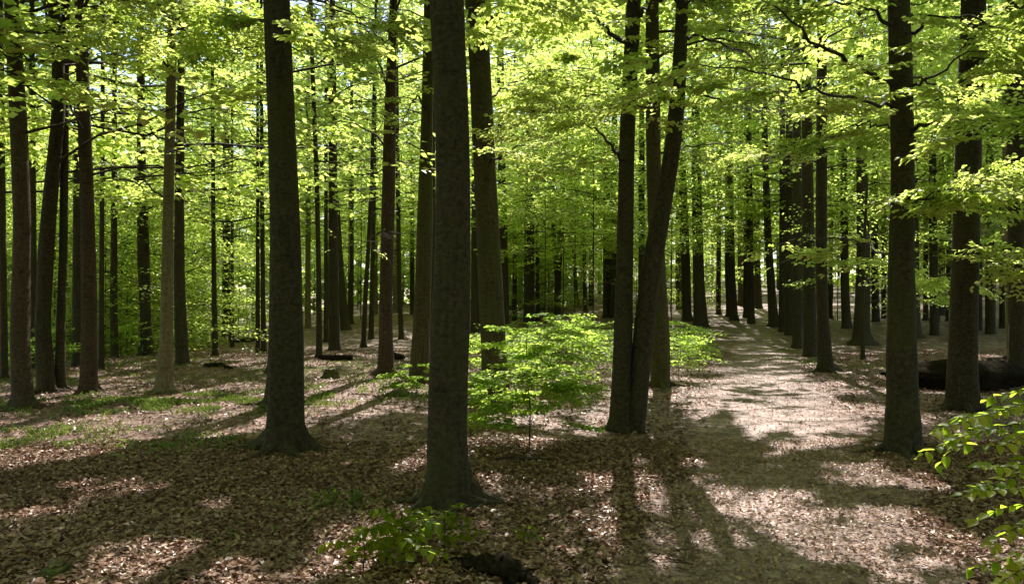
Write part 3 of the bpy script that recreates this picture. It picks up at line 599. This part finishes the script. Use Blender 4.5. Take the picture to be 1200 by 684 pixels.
for k in range(34):
    px = -60 + 940 * (k + r.uniform()) / 34; d = r.uniform(36, 60) if px < 260 else r.uniform(50, 62); x = (px - CX) / F * d
    young(x, d, k % 4, YB, LBL[0 if px < 300 else 2], r.uniform(.8, 1.3))
LT = ['slender half-grown beech with leaf layers filling the gaps behind the left-hand trunks', 'slender half-grown beech with pale green layers between the thick left beech and the central beech',
      'slender half-grown beech with leaf layers behind the twin-stemmed beech and the green thicket', 'slender half-grown beech with leaf layers above the verge row and the right-hand wood']
for k in range(60):
    zone = k % 4; lo_, hi_, d0, d1 = [(-60, 300, 26, 44), (300, 560, 32, 56), (560, 800, 27, 52), (930, 1260, 24, 50)][zone]
    px = lo_ + (hi_ - lo_) * ((k // 4) * .618 % 1); d = r.uniform(d0, d1); x = (px - CX) / F * d
    if any(math.hypot(x - b[0], d - b[1]) < .7 for _, b, *_ in TREES): d += 1.1; x = (px - CX) / F * d
    young(x, d, k % 3, YT, LT[zone], r.uniform(.8, 1.1))

# ------------------------------------------------------------------ leafy boughs on the near trees, seen against the wood
def bough(ti, pts, width, n_spr, spread=.5, droop=-.12, L=.072, W=.055, label=None, scale=.8, twig_only=False, lo=0., hi=1., skip=.0):
    tree, base = TREES[ti][0], TREES[ti][1]
    P = np.array([at(px, py, Y) - base for px, py, Y in pts]); seed = 1000 + ti * 17 + int(abs(pts[-1][0])) + int(abs(pts[-1][1]))
    r = np.random.default_rng(seed)
    t = np.linspace(0, 1, max(9, 4 * len(P))); k = t * (len(P) - 1); k0 = np.minimum(k.astype(int), len(P) - 2); fr = (k - k0)[:, None]
    C = P[k0] * (1 - fr) + P[k0 + 1] * fr
    C[1:-1] = (C[:-2] + C[1:-1] * 2 + C[2:]) / 4; C[1:-1] += r.normal(0, .018, C[1:-1].shape)
    w0 = width * pts[0][2] / F / 2
    acc = Acc(); tube(acc, C, np.linspace(w0, max(.0035, w0 * .22), len(C)), 7)
    b = link('branch', acc.mesh('branch', [BARK_DARK]), tree)
    if label: b['label'] = label
    if n_spr:
        u = skip + (1 - skip) * r.uniform(size=n_spr) ** .8; kk = u * (len(C) - 1); k0 = np.minimum(kk.astype(int), len(C) - 2); fr = (kk - k0)[:, None]
        o = C[k0] * (1 - fr) + C[k0 + 1] * fr; dr = C[-1] - C[0]; az = math.atan2(dr[1], dr[0])
        ya = az + np.where(r.uniform(size=n_spr) < .5, -1, 1) * r.uniform(.1, 1.3, n_spr)
        o = o + np.stack([np.cos(ya), np.sin(ya), 0 * ya], -1) * r.uniform(0, spread, n_spr)[:, None] + np.stack([0 * ya, 0 * ya, r.normal(-.05, .10, n_spr)], -1)
        o = np.concatenate([o, C[-1:]]); ya = np.append(ya, az); m = len(o)
        a2 = Acc(); leaves(a2, FANS_F, o, ya, r.normal(droop, .15, m), r.normal(0, .22, m), scale * r.uniform(.6, 1.2, m), L, W, fine=True, seed=seed, cull='floor', off=base, rlo=lo, rhi=hi, twigs=.0028)
        tag(link('foliage', a2.mesh('foliage', [LEAF, TWIG]), b), kind='stuff')
def T(s): return next(k for k, q in enumerate(TR) if q[0].startswith(s))
t1, t2, t5, t20, t31, t35, t37, t38 = [T(q) for q in ('reddish straight', 'dark leaning', 'pale tan', 'thick smooth beech left', 'clean dark brown', 'grey-green smooth', 'biggest nearest', 'tall smooth olive')]
t50, t51, tR, tR2, tE, tV, t4 = [T(q) for q in ('twin-stemmed', 'straight trunk standing', 'thick knotty', 'thick smooth beech standing', 'dark trunk cut by the right', 'nearest trunk of the verge', 'straight dark brown')]
Yb = lambda k: TREES[k][4]
def bg(k, pts, wd, n, dy=0, **kw):
    Y = Yb(k); m = len(pts) - 1
    bough(k, [(px, py, Y + dy * q / m) for q, (px, py) in enumerate(pts)], wd, n, **kw)
# top left
bg(t1, [(18, 70), (60, 72), (105, 70), (150, 62)], 4, 7, -2.0, skip=.3)
bg(t1, [(16, 40), (60, 36), (95, 22), (135, -8)], 4, 5, -1.5)
bg(t1, [(14, 8), (60, -6), (120, -4), (190, 6)], 5, 8, -3.0)
bg(t4, [(96, 30), (150, 22), (215, 34), (270, 50)], 4, 11, -3.5)
bg(t4, [(100, 160), (80, 120), (60, 100), (30, 95)], 3, 4, -2.0)
bg(t5, [(200, 60), (250, 40), (300, 44), (350, 60)], 4, 13, -4.5)
bg(t5, [(201, 20), (160, 10), (110, 24), (70, 60)], 4, 9, -4.0)
bg(t5, [(198, 180), (225, 168), (250, 175)], 2.5, 8, -1.5)
bg(t5, [(197, 236), (170, 215), (140, 210), (110, 212)], 3, 12, 2.0)
bg(t20, [(326, 30), (290, 18), (240, 24), (190, 40)], 5, 13, 1.4)
bg(t20, [(324, 6), (350, -10), (390, 6), (440, 24)], 5, 10, 1.5)
bg(t20, [(327, 60), (322, 40), (326, 34), (344, 36)], 2.5, 5, -.7, scale=.5)
bg(t31, [(459, 120), (444, 70), (428, 54), (418, 47)], 3, 6, -1.0)
bg(t31, [(455, 265), (440, 276), (424, 286)], 3, 8, -1.2)
bg(t31, [(457, 180), (430, 150), (400, 140), (370, 150)], 3, 9, 1.0)
bg(t31, [(460, 60), (430, 30), (400, 20), (360, 30)], 3, 9, 1.0)
bg(t35, [(500, 130), (491, 112), (482, 120), (470, 150)], 3, 6, -1.5)
bg(t35, [(500, 60), (480, 30), (460, 40), (440, 60)], 3, 14, -2.5)
bg(t37, [(536, -14), (560, -22), (590, -18), (625, -2)], 6, 11, 1.6)
bg(t38, [(563, 30), (590, 8), (630, 10), (660, 30)], 5, 11, -2.0)
bg(t38, [(570, 196), (590, 182), (606, 172), (622, 170)], 3, 8, -1.5)
bg(t38, [(566, 120), (600, 96), (650, 80), (690, 84)], 3, 11, 2.5)
# the twin beech and the trunk behind it
bg(t50, [(742, 55), (716, 40), (698, 18), (664, -6)], 6.5, 6, -1.2, scale=.6, label='dark bare-looking branch rising to the upper left')
bg(t50, [(734, 195), (722, 178), (703, 158), (686, 145)], 5, 5, -.8)
bg(t50, [(800, 40), (830, 46), (872, 62), (900, 82), (930, 84)], 4, 10, 1.5)
bg(t50, [(742, 100), (715, 108), (680, 112), (645, 128)], 4, 17, -1.2)
bg(t50, [(796, 110), (780, 118), (750, 128), (715, 122)], 4, 16, -1.2)
bg(t50, [(800, 100), (820, 110), (850, 120), (880, 118)], 4, 22, -1.2)
bg(t50, [(744, 20), (770, -2), (810, 4), (850, 0)], 5, 12, -1.0)
bg(t51, [(765, 70), (800, 52), (840, 44), (890, 54)], 4, 20, -3.0)
bg(t51, [(765, 180), (800, 172), (830, 168), (860, 172)], 3, 18, 1.0)
# the knotty beech on the right
bg(tR, [(1047, 102), (1010, 82), (975, 62), (940, 38), (905, 5)], 6.5, 9, -1.6, scale=.6, label='long dark branch climbing to the upper left')
bg(tR, [(1048, 126), (1010, 118), (960, 104), (900, 86), (820, 76)], 4.5, 13, -2.2, scale=.6, label='nearly level dark branch reaching over the path')
bg(tR, [(1066, 150), (1090, 144), (1140, 146), (1215, 146)], 5.5, 9, -1.6, scale=.6)
bg(tR, [(1066, 104), (1090, 92), (1125, 66), (1175, 44)], 4, 8, -1.0, scale=.6)
bg(tR, [(1066, 88), (1090, 96), (1115, 112), (1150, 130)], 3, 10, 1.0)
bg(tR, [(1050, 148), (1020, 146), (990, 148), (960, 160)], 3, 10, .8)
bg(tR, [(1066, 240), (1090, 228), (1115, 222), (1150, 226)], 3, 16, -.8)
bg(tR, [(1046, 300), (1010, 284), (960, 276), (925, 282)], 3, 12, 3.5, scale=.55)
bg(tR, [(1052, 30), (1020, 10), (980, 4), (930, 14)], 5, 11, -1.2)
bg(tR, [(1066, 40), (1100, 20), (1150, 22), (1200, 40)], 5, 13, -1.2)
bg(tR2, [(1138, 100), (1100, 118), (1060, 128), (1010, 122)], 4, 11, 2.0)
bg(tR2, [(1136, 200), (1160, 214), (1180, 232), (1205, 240)], 3, 22, -1.0)
bg(tR2, [(1140, 60), (1170, 70), (1200, 90)], 4, 20, -1.0)
bg(tR2, [(1133, 290), (1150, 296), (1175, 300), (1200, 308)], 3, 16, -1.0)
bg(tR2, [(1131, 320), (1100, 322), (1080, 326)], 3, 14, 3.0)
bg(tE, [(1190, 200), (1170, 250), (1150, 270)], 3, 16, 2.0)
bg(tV, [(962, 190), (930, 180), (900, 186), (870, 200)], 3, 26, -1.0)
bg(tV, [(962, 120), (990, 100), (1020, 96)], 3, 20, -2.0)
bg(tV, [(962, 60), (930, 36), (890, 28), (850, 36)], 3, 13, -2.5)

# ------------------------------------------------------------------ saplings and bushes
def sapling_mesh(seed, H, rad, n, L=.06, W=.045, fine=True, sc=.45, dens=1.0):
    r = np.random.default_rng(seed); acc = Acc(); st = Acc()
    top = np.array([r.uniform(-.08, .08), r.uniform(-.08, .08), H])
    tube(st, [np.array([0, 0, -.06]), top * .35 + [.02, 0, 0], top * .7 + [-.02, .01, 0], top], [.009, .007, .005, .003], 6)
    z = H * (.22 + .78 * r.uniform(size=n) ** .8); a_ = r.uniform(0, 6.283, n); q = rad * (1.15 - z / H) ** .5 * r.uniform(.0, .75, n)
    O = np.stack([np.cos(a_) * q, np.sin(a_) * q, z], -1) + top * (z / H)[:, None] * [1, 1, 0]
    m = len(O); leaves(acc, FANS_F if fine else FANS_M, O, a_, r.normal(-.02, .12, m), r.normal(0, .15, m), np.full(m, sc) * r.uniform(.6, 1.2, m), L, W, fine=fine, seed=seed, twigs=.0018 if fine else None, dens=dens)
    return st.mesh('stem', [TWIG]), acc.mesh('foliage', [LEAF_S, TWIG])
def sapling(px, py, meshes, label, group=None, s=1, rot=0, d=None):
    x, y = hit(px, py); t = empty('beech_sapling', (x, y, float(gz(x, y))), label, 'sapling', group)
    t.rotation_euler.z = rot; t.scale = (s, s, s)
    link('stem', meshes[0], t); tag(link('foliage', meshes[1], t), kind='stuff'); return t
sapling(620, 530, sapling_mesh(70, 1.30, .62, 36, sc=.5), 'layered bright sapling standing alone left of the twin-stemmed beech')
sapling(592, 500, sapling_mesh(71, .75, .55, 26, sc=.5), 'low leafy sapling at the foot of the tall smooth olive trunk')
sapling(487, 462, sapling_mesh(72, .5, .45, 20, L=.06, sc=.5), 'small bush of beech leaves at the foot of the grey-green trunk')
sv = [sapling_mesh(80 + k, [1.45, 1.15, .8, 1.3][k], .95, [28, 22, 17, 20][k], L=.085, W=.065, fine=False, sc=.62) for k in range(4)]
r = np.random.default_rng(8)
th = [(572, 462), (600, 455), (640, 468), (668, 458), (696, 452), (585, 440), (620, 436), (655, 442), (690, 438), (708, 428), (600, 424), (640, 422), (675, 424), (700, 416), (630, 412), (662, 412), (590, 412), (712, 408)]
for k, (px, py) in enumerate(th):
    sapling(px, py, sv[k % 4], 'bright green sapling crowded into the thicket between the olive trunk and the twin beech', 'saplings of the middle thicket', r.uniform(.65, 1.15), r.uniform(0, 6))
for k, (px, py) in enumerate([(796, 448), (806, 438), (788, 432), (800, 424), (812, 418), (790, 412)]):
    sapling(px, py, sv[k % 4], 'bright green sapling along the left verge of the path behind the twin beech', 'saplings of the path verge', r.uniform(.62, .85), r.uniform(0, 6))
for k, (px, py) in enumerate([(30, 430), (70, 436), (-10, 440), (150, 418), (20, 418), (205, 405)]):
    sapling(px, py, sv[k % 4], 'low green sapling at the edge of the grassy crest among the left-hand trunks', 'saplings of the left crest', r.uniform(.7, 1.0), r.uniform(0, 6))

# saplings near enough to show every leaf
def leaf_piece(seed, L, W):
    r = np.random.default_rng(seed); acc = Acc(); us = np.array([0, .15, .36, .6, .82, 1.]); wv = np.array([.04, .37, .5, .40, .19, .01]) * W * r.uniform(.85, 1.05)
    V = []; cur = r.uniform(.05, .25)
    for u, ww in zip(us, wv):
        zc = -cur * L * u * u
        for s in (-1, 0, 1): V.append((u * L, s * ww, zc + abs(s) * ww * r.uniform(.15, .5) + r.normal(0, .0016)))
    V = np.array(V); f = []
    for i in range(len(us) - 1):
        for s in (0, 1): f.append([i * 3 + s, (i + 1) * 3 + s, (i + 1) * 3 + s + 1, i * 3 + s + 1])
    acc.add(V, f, 0, np.full(len(V), r.uniform()), smooth=True)
    return acc.mesh('leaf', [LEAF_N])
LP = [leaf_piece(k, .056, .038) for k in range(6)]
def put_leaf(parent, p, d, n, k, s=1.0):
    o = link('leaf', LP[k % 6], parent); d = Vector(d).normalized(); n = Vector(n); y = n.cross(d).normalized(); z = d.cross(y)
    from mathutils import Matrix
    M = Matrix((d, y, z)).transposed().to_4x4(); o.matrix_local = Matrix.Translation(Vector(p)) @ M @ Matrix.Scale(s, 4)
def leafy_shoot(parent, pts, rad, step, k0, s=1.0, side=1.0):
    P = np.array(pts, float); L_ = np.concatenate([[0], np.cumsum(np.linalg.norm(np.diff(P, axis=0), axis=1))]); tot = L_[-1]
    acc = Acc(); tt = np.linspace(0, tot, 12); C = np.stack([np.interp(tt, L_, P[:, q]) for q in range(3)], -1); C[1:-1] = (C[:-2] + 2 * C[1:-1] + C[2:]) / 4
    tube(acc, C, np.linspace(rad, rad * .3, 12), 6); link('branch', acc.mesh('branch', [TWIG]), parent)
    u = step * .8; sg = 1; k = k0
    while u <= tot + 1e-6:
        p = np.array([np.interp(u, tt, C[:, q]) for q in range(3)]); t = norm(np.array([np.interp(min(u + .02, tot), tt, C[:, q]) for q in range(3)]) - np.array([np.interp(u - .02, tt, C[:, q]) for q in range(3)]))
        up = np.array([random.uniform(-.35, .35), random.uniform(-.5, .1), 1.]); sd = norm(np.cross(up, t)) * sg
        d = t * random.uniform(.45, .8) + sd * random.uniform(.6, 1.0) + np.array([0, 0, random.uniform(-.35, .05)])
        put_leaf(parent, p, d, up, k, s * random.uniform(.7, 1.15)); sg = -sg; k += 1; u += step * random.uniform(.7, 1.2)
    return k
Y0 = 3.0; x0 = (1245 - CX) / F * Y0; g0 = float(gz(x0, Y0)); bs = np.array([x0, Y0, g0])
t = empty('beech_sapling', bs, 'nearest sapling leaning in at the lower right corner with large bright leaves', 'sapling')
acc = Acc(); tube(acc, [[0, 0, -.1], [.02, .02, .6], [-.03, 0, 1.15], [-.05, .02, 1.6]], [.014, .011, .008, .004], 8); link('stem', acc.mesh('stem', [TWIG]), t)
k = 0
for (pts, dy) in [([(1240, 470), (1200, 478), (1150, 488), (1092, 506)], -.15), ([(1240, 455), (1215, 452), (1180, 462), (1150, 470)], .15), ([(1240, 500), (1190, 508), (1140, 500), (1110, 522)], .05), ([(1235, 480), (1205, 470), (1160, 486), (1120, 490)], -.35),
                  ([(1240, 520), (1205, 540), (1180, 548), (1150, 545)], -.2), ([(1240, 560), (1200, 572), (1160, 574), (1128, 580)], -.1), ([(1240, 575), (1205, 590), (1170, 596), (1140, 612)], .2),
                  ([(1240, 600), (1210, 612), (1180, 622), (1160, 640)], -.2), ([(1240, 640), (1212, 640), (1180, 655), (1135, 668)], .1), ([(1240, 490), (1215, 500), (1195, 510), (1180, 520)], -.3), ([(1240, 620), (1215, 650), (1195, 668), (1170, 684)], -.3)]:
    q = [at(px, py, Y0 + dy * i / 3) - bs for i, (px, py) in enumerate(pts)]
    k = leafy_shoot(t, q, .0035, .026, k, 1.0)
    if pts[0][1] < 530 and dy > -.3: k = leafy_shoot(t, [v * 1.0 + [.03 + .05 * math.sin(i * 2), .10, -.05 - .02 * i] for i, v in enumerate(q)], .003, .030, k, .95)
# low bush at the bottom, left of centre
for (px, py, Hh, nb, ss, lab) in [(470, 676, .36, 18, 1.15, 'low leafy bush on the litter at the bottom, left of the rotten wood'), (425, 678, .26, 9, 1.1, 'smallest leafy shoot left of the low bush at the bottom'), (520, 655, .30, 13, 1.1, 'leafy seedling between the low bush and the rotten wood'),
                                  (612, 640, .10, 4, .8, 'tiny seedling right of the rotten wood at the bottom'), (385, 590, .09, 4, .7, 'tiny seedling on open litter left of the big central beech')]:
    x, y = hit(px, py); b0 = np.array([x, y, float(gz(x, y))]); t = empty('beech_seedling', b0, lab, 'seedling')
    acc = Acc(); tube(acc, [[0, 0, -.03], [.01, 0, Hh * .6], [0, .01, Hh]], [.005, .004, .002], 6); link('stem', acc.mesh('stem', [TWIG]), t)
    for q in range(nb):
        a_ = q * 2.4 + random.uniform(-.3, .3); z = Hh * (.35 + .65 * (q + 1) / nb); ln = random.uniform(.12, .26) * (Hh / .25) ** .5
        dr = np.array([math.cos(a_), math.sin(a_), 0]); k = leafy_shoot(t, [dr * 0 + [0, 0, z * .85], dr * ln * .5 + [0, 0, z + .02], dr * ln + [0, 0, z - .01]], .002, .030, k, ss)

# ------------------------------------------------------------------ dead wood
def log(pts, rad, label, m=DEAD, name='fallen_log', cat='log', sides=16, wob=.14, seed=0, stubs=0):
    """pts: (column, row of the underside) on the ground"""
    G = [np.array([*hit(px, py), 0.]) for px, py in pts]
    rad = np.array(rad); C = np.array([[g[0], g[1] + 0, float(gz(g[0], g[1])) + rr * .82] for g, rr in zip(G, rad)])
    b = C[0] * [1, 1, 0] + [0, 0, C[0][2] - rad[0]]
    tt = np.linspace(0, len(C) - 1, 28 if rad.max() > .12 else 9); Q = np.stack([np.interp(tt, range(len(C)), C[:, q]) for q in range(3)], -1) - b; rr = np.interp(tt, range(len(C)), rad)
    t = empty(name, b, label, cat); acc = Acc(); tube(acc, Q, rr, sides, 0, wob=wob, seed=seed, fn=(lambda r_, p_, th: r_ * (1 + .10 * np.sin(5 * th + seed)[None] + .05 * np.sin(11 * th)[None] + .28 * (vnoise(p_[:, :1] * 9 + 3 * seed, th[None] * 2.2 + 0 * p_[:, :1], 1, 77) - .5))))
    link('trunk', acc.mesh('trunk', [m]), t)
    rs = np.random.default_rng(seed)
    for q in range(stubs):
        u = rs.uniform(.1, .9) * (len(Q) - 1); p = Q[int(u)]; d = np.array([rs.normal(), -abs(rs.normal()) * .4, abs(rs.normal()) + .2]); d = norm(d); a2 = Acc()
        R0 = rr[int(u)]; tube(a2, [p, p + d * R0 * 1.15 + [rs.normal(0, .2) * R0, 0, 0], p + d * R0 * rs.uniform(1.3, 1.7) + [rs.normal(0, .5) * R0, 0, -.2 * R0]], [R0 * .35, R0 * .22, R0 * .12], 7); link('branch_stub', a2.mesh('branch_stub', [m]), t)
    return t
log([(1046, 450), (1090, 455), (1140, 458), (1190, 452)], [.20, .25, .28, .24], 'big dark fallen log lying behind the thick smooth beech on the right', sides=24, seed=3, stubs=2, wob=.25)
log([(1150, 446), (1185, 444), (1210, 440)], [.20, .26, .18], 'dark broken root lump piled against the right end of the fallen log', name='root_lump', cat='root lump', sides=22, seed=5, stubs=3, wob=.35)
log([(268, 399), (285, 401), (300, 400)], [.09, .10, .08], 'thin grey fallen log on the left crest beside the very thin pole', m=BARK, seed=6, stubs=1)
log([(375, 421), (392, 423), (412, 422)], [.07, .09, .08], 'low dark fallen log on the hillside behind the small mossy stump', seed=7, stubs=1)
log([(412, 462), (436, 463), (458, 472)], [.012, .012, .007], 'thin fallen branch on sunny litter below the hillside', m=TWIG, name='fallen_branch', cat='branch', sides=7, seed=8, stubs=2)
log([(240, 430), (252, 431), (262, 430)], [.05, .07, .05], 'short dark wood chunk on the litter right of the pale slender trunk', name='wood_chunk', cat='wood chunk', seed=9)
log([(263, 432), (272, 433)], [.05, .035], 'smaller dark wood chunk beside the short one on the left hillside', name='wood_chunk', cat='wood chunk', seed=10)
log([(462, 421), (472, 422)], [.10, .08], 'dark lump of wood right of the clean centre-left trunk', name='wood_chunk', cat='wood chunk', seed=11)
log([(582, 541), (600, 538), (625, 542), (650, 540)], [.022, .03, .028, .015], 'dark rotting stick at the foot of the layered bright sapling', m=BARK_DARK, name='fallen_branch', cat='branch', seed=12, stubs=1, sides=8)
log([(546, 668), (570, 672), (604, 682)], [.045, .065, .05], 'black rotten wood at the bottom, right of the low bush', name='rotten_wood', cat='rotten wood', seed=13, stubs=5, wob=.8, sides=20)
log([(592, 690), (612, 684), (628, 690)], [.03, .045, .03], 'second black rotten piece at the bottom edge of the picture', name='rotten_wood', cat='rotten wood', seed=14, stubs=3, wob=.8, sides=16)
log([(520, 662), (535, 660), (548, 664)], [.012, .016, .010], 'small broken stick poking from the low bush towards the rotten wood', name='fallen_branch', cat='branch', seed=15, stubs=1, sides=7)
log([(196, 676), (222, 680), (250, 677)], [.012, .014, .008], 'thin brown stick on the litter right of the mossy stump', m=TWIG, name='fallen_branch', cat='branch', seed=16, stubs=1, sides=7)
def stump(px, py, rad, h, label, m):
    x, y = hit(px, py); g = float(gz(x, y)); t = empty('tree_stump', (x, y, g), label, 'stump')
    acc = Acc(); z = np.linspace(-.05, h, 9); tube(acc, np.stack([0 * z, 0 * z, z], -1), rad * (1 + .5 * np.exp(-z / (.35 * h + .01))) * np.where(z > h * .95, .8, 1), 22, 0, wob=.25, seed=int(px), fn=lambda r_, p_, th: r_ * (1 + .12 * np.sin(4 * th)[None] * (1.2 - p_[:, 2] / h)[:, None]))
    link('trunk', acc.mesh('trunk', [m]), t)
    a2 = Acc(); th = np.linspace(0, 2 * math.pi, 23)[:-1]; rs = np.random.default_rng(int(px)); 
    rim = np.stack([np.cos(th) * rad * .9, np.sin(th) * rad * .9, h + .04 * rs.uniform(0, 1, 22)], -1)
    V = np.vstack([rim, rim * [.6, .6, 1] - [0, 0, .03], [[0, 0, h - .01]]]); kk = np.arange(22); a2.add(V, np.stack([kk, (kk + 1) % 22, 22 + (kk + 1) % 22, 22 + kk], -1)); a2.add(V * 1.0, np.stack([22 + kk, 22 + (kk + 1) % 22, np.full(22, 44)], -1))
    link('cut_face', a2.mesh('cut_face', [BARK_PALE]), t)
stump(388, 443, .14, .17, 'small mossy stump on the sunny litter below the dark hillside trunk', MOSS)
stump(66, 676, .06, .05, 'tiny moss covered stump in the bottom left corner', MOSS)

# ------------------------------------------------------------------ loose leaves and grass on the floor
def in_view(d0, d1, n, r, ex=.06):
    d = np.sqrt(r.uniform(d0 ** 2, d1 ** 2, n)); a_ = r.uniform(-.69 - ex, .69 + ex, n); return d * a_, d
def litter(name, d0, d1, n, L, seed, label):
    r = np.random.default_rng(seed); x, y = in_view(d0, d1, n, r); g = gz(x, y)
    az = r.uniform(0, 6.283, n); tl = r.normal(0, .38, n); rl = r.normal(0, .38, n)
    P = np.stack([x, y, g + .006 + .016 * r.uniform(0, 1, n)], -1)
    X = np.stack([np.cos(az) * np.cos(tl), np.sin(az) * np.cos(tl), np.sin(tl)], -1); Y_ = np.stack([-np.sin(az), np.cos(az), 0 * az], -1); Y_ = norm(Y_ + np.stack([0 * az, 0 * az, np.sin(rl)], -1)); Z = np.cross(X, Y_)
    l = (L * r.uniform(.45, 1.35, n) ** 1.1)[:, None]; wd = l * r.uniform(.5, .75, n)[:, None]; cu = r.uniform(-.10, .38, n)[:, None] * l
    V = np.stack([P - X * l * .5 + Z * cu * .5, P - X * l * .18 + Y_ * wd * .48 + Z * cu * .6, P + X * l * .2 + Y_ * wd * .42 + Z * cu * .5, P + X * l * .5 + Z * cu * .4, P + X * l * .2 - Y_ * wd * .42 + Z * cu * .6, P - X * l * .18 - Y_ * wd * .48 + Z * cu * .5], 1)
    V[:, [0, 3]] -= (Z * cu * .45)[:, None]
    b = np.arange(n)[:, None] * 6; f = np.concatenate([b + [0, 1, 2, 3], b + [0, 3, 4, 5]])
    if d0 > 5: f = np.arange(n)[:, None] * 6 + [0, 1, 3, 5]
    pc = .318 * y + .35; onp = (np.abs(x - pc) < 1.0 + .5 * (vnoise(x, y, .9, 8) - .5)) 
    rn = np.clip((r.beta(1.1, 1.9, n) * .85 + .18 * (vnoise(x, y, .5, 31) - .5)) + onp * .25, 0, 1); s = np.where(onp, np.where(r.uniform(size=n) < .18, .02, .64), 1.)[:, None, None]
    V = P[:, None] + (V - P[:, None]) * s
    acc = Acc(); acc.add(V.reshape(-1, 3), f, 0, np.repeat(rn, 6)); tag(link(name, acc.mesh(name, [LITTER])), label, kind='stuff')
litter('fallen_leaves', 3.2, 8.5, 98000, .042, 1, 'brown fallen beech leaves covering the near woodland floor')
litter('fallen_leaves', 8.5, 24, 105000, .053, 2, 'brown fallen beech leaves covering the farther woodland floor')
def grass(spots, seed):
    r = np.random.default_rng(seed); A = []
    for (px, py, a_, b_, n) in spots:
        n = int(n * 1.3); x0, y0 = hit(px, py); x = x0 + r.normal(0, a_, n); y = y0 + r.normal(0, b_, n); k = vnoise(x, y, .4, 21) > .48; A.append(np.stack([x[k], y[k]], -1))
    A = np.concatenate(A); n = len(A); g = gz(A[:, 0], A[:, 1]); P = np.stack([A[:, 0], A[:, 1], g], -1)
    az = r.uniform(0, 6.283, n); s = np.stack([np.cos(az), np.sin(az), 0 * az], -1); ln = np.stack([r.normal(0, .35, n), r.normal(0, .35, n), np.ones(n)], -1); h = r.uniform(.03, .09, n)[:, None]; ww = .006
    V = np.stack([P - s * ww, P + s * ww, P + s * ww * .7 + ln * h * .6, P + ln * [1.6, 1.6, .9] * h], 1)
    acc = Acc(); acc.add(V.reshape(-1, 3), np.arange(n)[:, None] * 4 + [0, 1, 2, 3], 0, np.repeat(r.uniform(size=n), 4)); tag(link('grass', acc.mesh('grass', [GRASS])), 'thin bright grass in patches on the left-hand litter and the path edge', kind='stuff')
grass([(130, 472, 1.2, .5, 2600), (200, 478, 1.2, .5, 2200), (250, 465, 1.0, .5, 1600), (40, 510, .7, .3, 900), (20, 525, .4, .2, 500), (225, 520, .5, .35, 500), (370, 466, .35, .5, 900), (300, 470, .9, .5, 900), (400, 450, .7, .8, 1200), (420, 430, 1.2, 1.2, 1500),
       (160, 425, 1.6, 1.2, 2500), (60, 445, 1.5, .9, 1500), (330, 440, 1.2, 1.0, 1200), (945, 424, .3, .7, 500), (930, 412, .3, 1, 400), (480, 465, .4, .4, 500), (400, 590, .25, .2, 120), (300, 640, .2, .15, 60), (1020, 430, .8, .6, 400)], 3)

def twigs(n, seed):
    r = np.random.default_rng(seed); x, y = in_view(3.6, 14, n, r); acc = Acc(); g = gz(x, y)
    for i in range(n):
        a_ = r.uniform(0, 6.283); ln = r.uniform(.06, .3); d = np.array([math.cos(a_), math.sin(a_), 0]); p = np.array([x[i], y[i], g[i] + .03]); b = np.array([-d[1], d[0], 0]) * r.normal(0, .12) * ln
        tube(acc, [p, p + d * ln * .5 + b + [0, 0, .012], p + d * ln + [0, 0, -.01]], [.003, .0026, .0012], 4, cap=False)
    tag(link('fallen_twigs', acc.mesh('fallen_twigs', [TWIG])), 'small dry twigs scattered over the leaf litter', kind='stuff')
twigs(260, 77)

# ------------------------------------------------------------------ one label each for the look-alike young trees: where they stand among the trunks one can name
MARKS = [(-400, 'left picture edge'), (28, 'reddish edge trunk'), (104, 'fourth trunk'), (195, 'pale tan trunk'), (335, 'thick left beech'), (452, 'clean centre-left trunk'), (525, 'big central beech'), (578, 'olive trunk'),
         (653, 'forked far trunk'), (735, 'twin beech'), (820, 'left verge trunk'), (907, 'verge row'), (965, 'nearest verge trunk'), (1057, 'knotty beech'), (1130, 'smooth right beech'), (1193, 'right edge trunk')]
ORD = ['nearest', 'second nearest', 'third nearest', 'fourth nearest', 'fifth nearest', 'sixth nearest', 'seventh nearest', 'eighth nearest', 'ninth nearest', 'tenth nearest', 'eleventh nearest', 'twelfth nearest', 'thirteenth nearest', 'fourteenth nearest']
bins = {}
for o in bpy.data.objects:
    if o.get('group') in ('young beeches of the understory', 'saplings of the middle thicket', 'saplings of the path verge', 'saplings of the left crest'):
        px = CX + F * o.location.x / o.location.y; k = max(i for i, (m_, _) in enumerate(MARKS) if px >= m_ or i == 0)
        lb = o['label']; kind = 'tall layered young beech' if lb.startswith('slender') else 'young beech with raised foliage' if 'dim' in lb or 'hillside' in lb else 'low bright young beech' if lb.startswith('young') else 'bright green sapling'
        bins.setdefault((k, kind), []).append(o)
for (k, kind), L_ in bins.items():
    L_.sort(key=lambda o: o.location.y)
    for i, o in enumerate(L_):
        where = ('between %s and %s' % (MARKS[k][1], MARKS[k + 1][1])) if k + 1 < len(MARKS) else 'right of the right edge trunk'
        o['label'] = kind + ' ' + where + (', ' + ORD[min(i, 13)] if len(L_) > 1 else '')
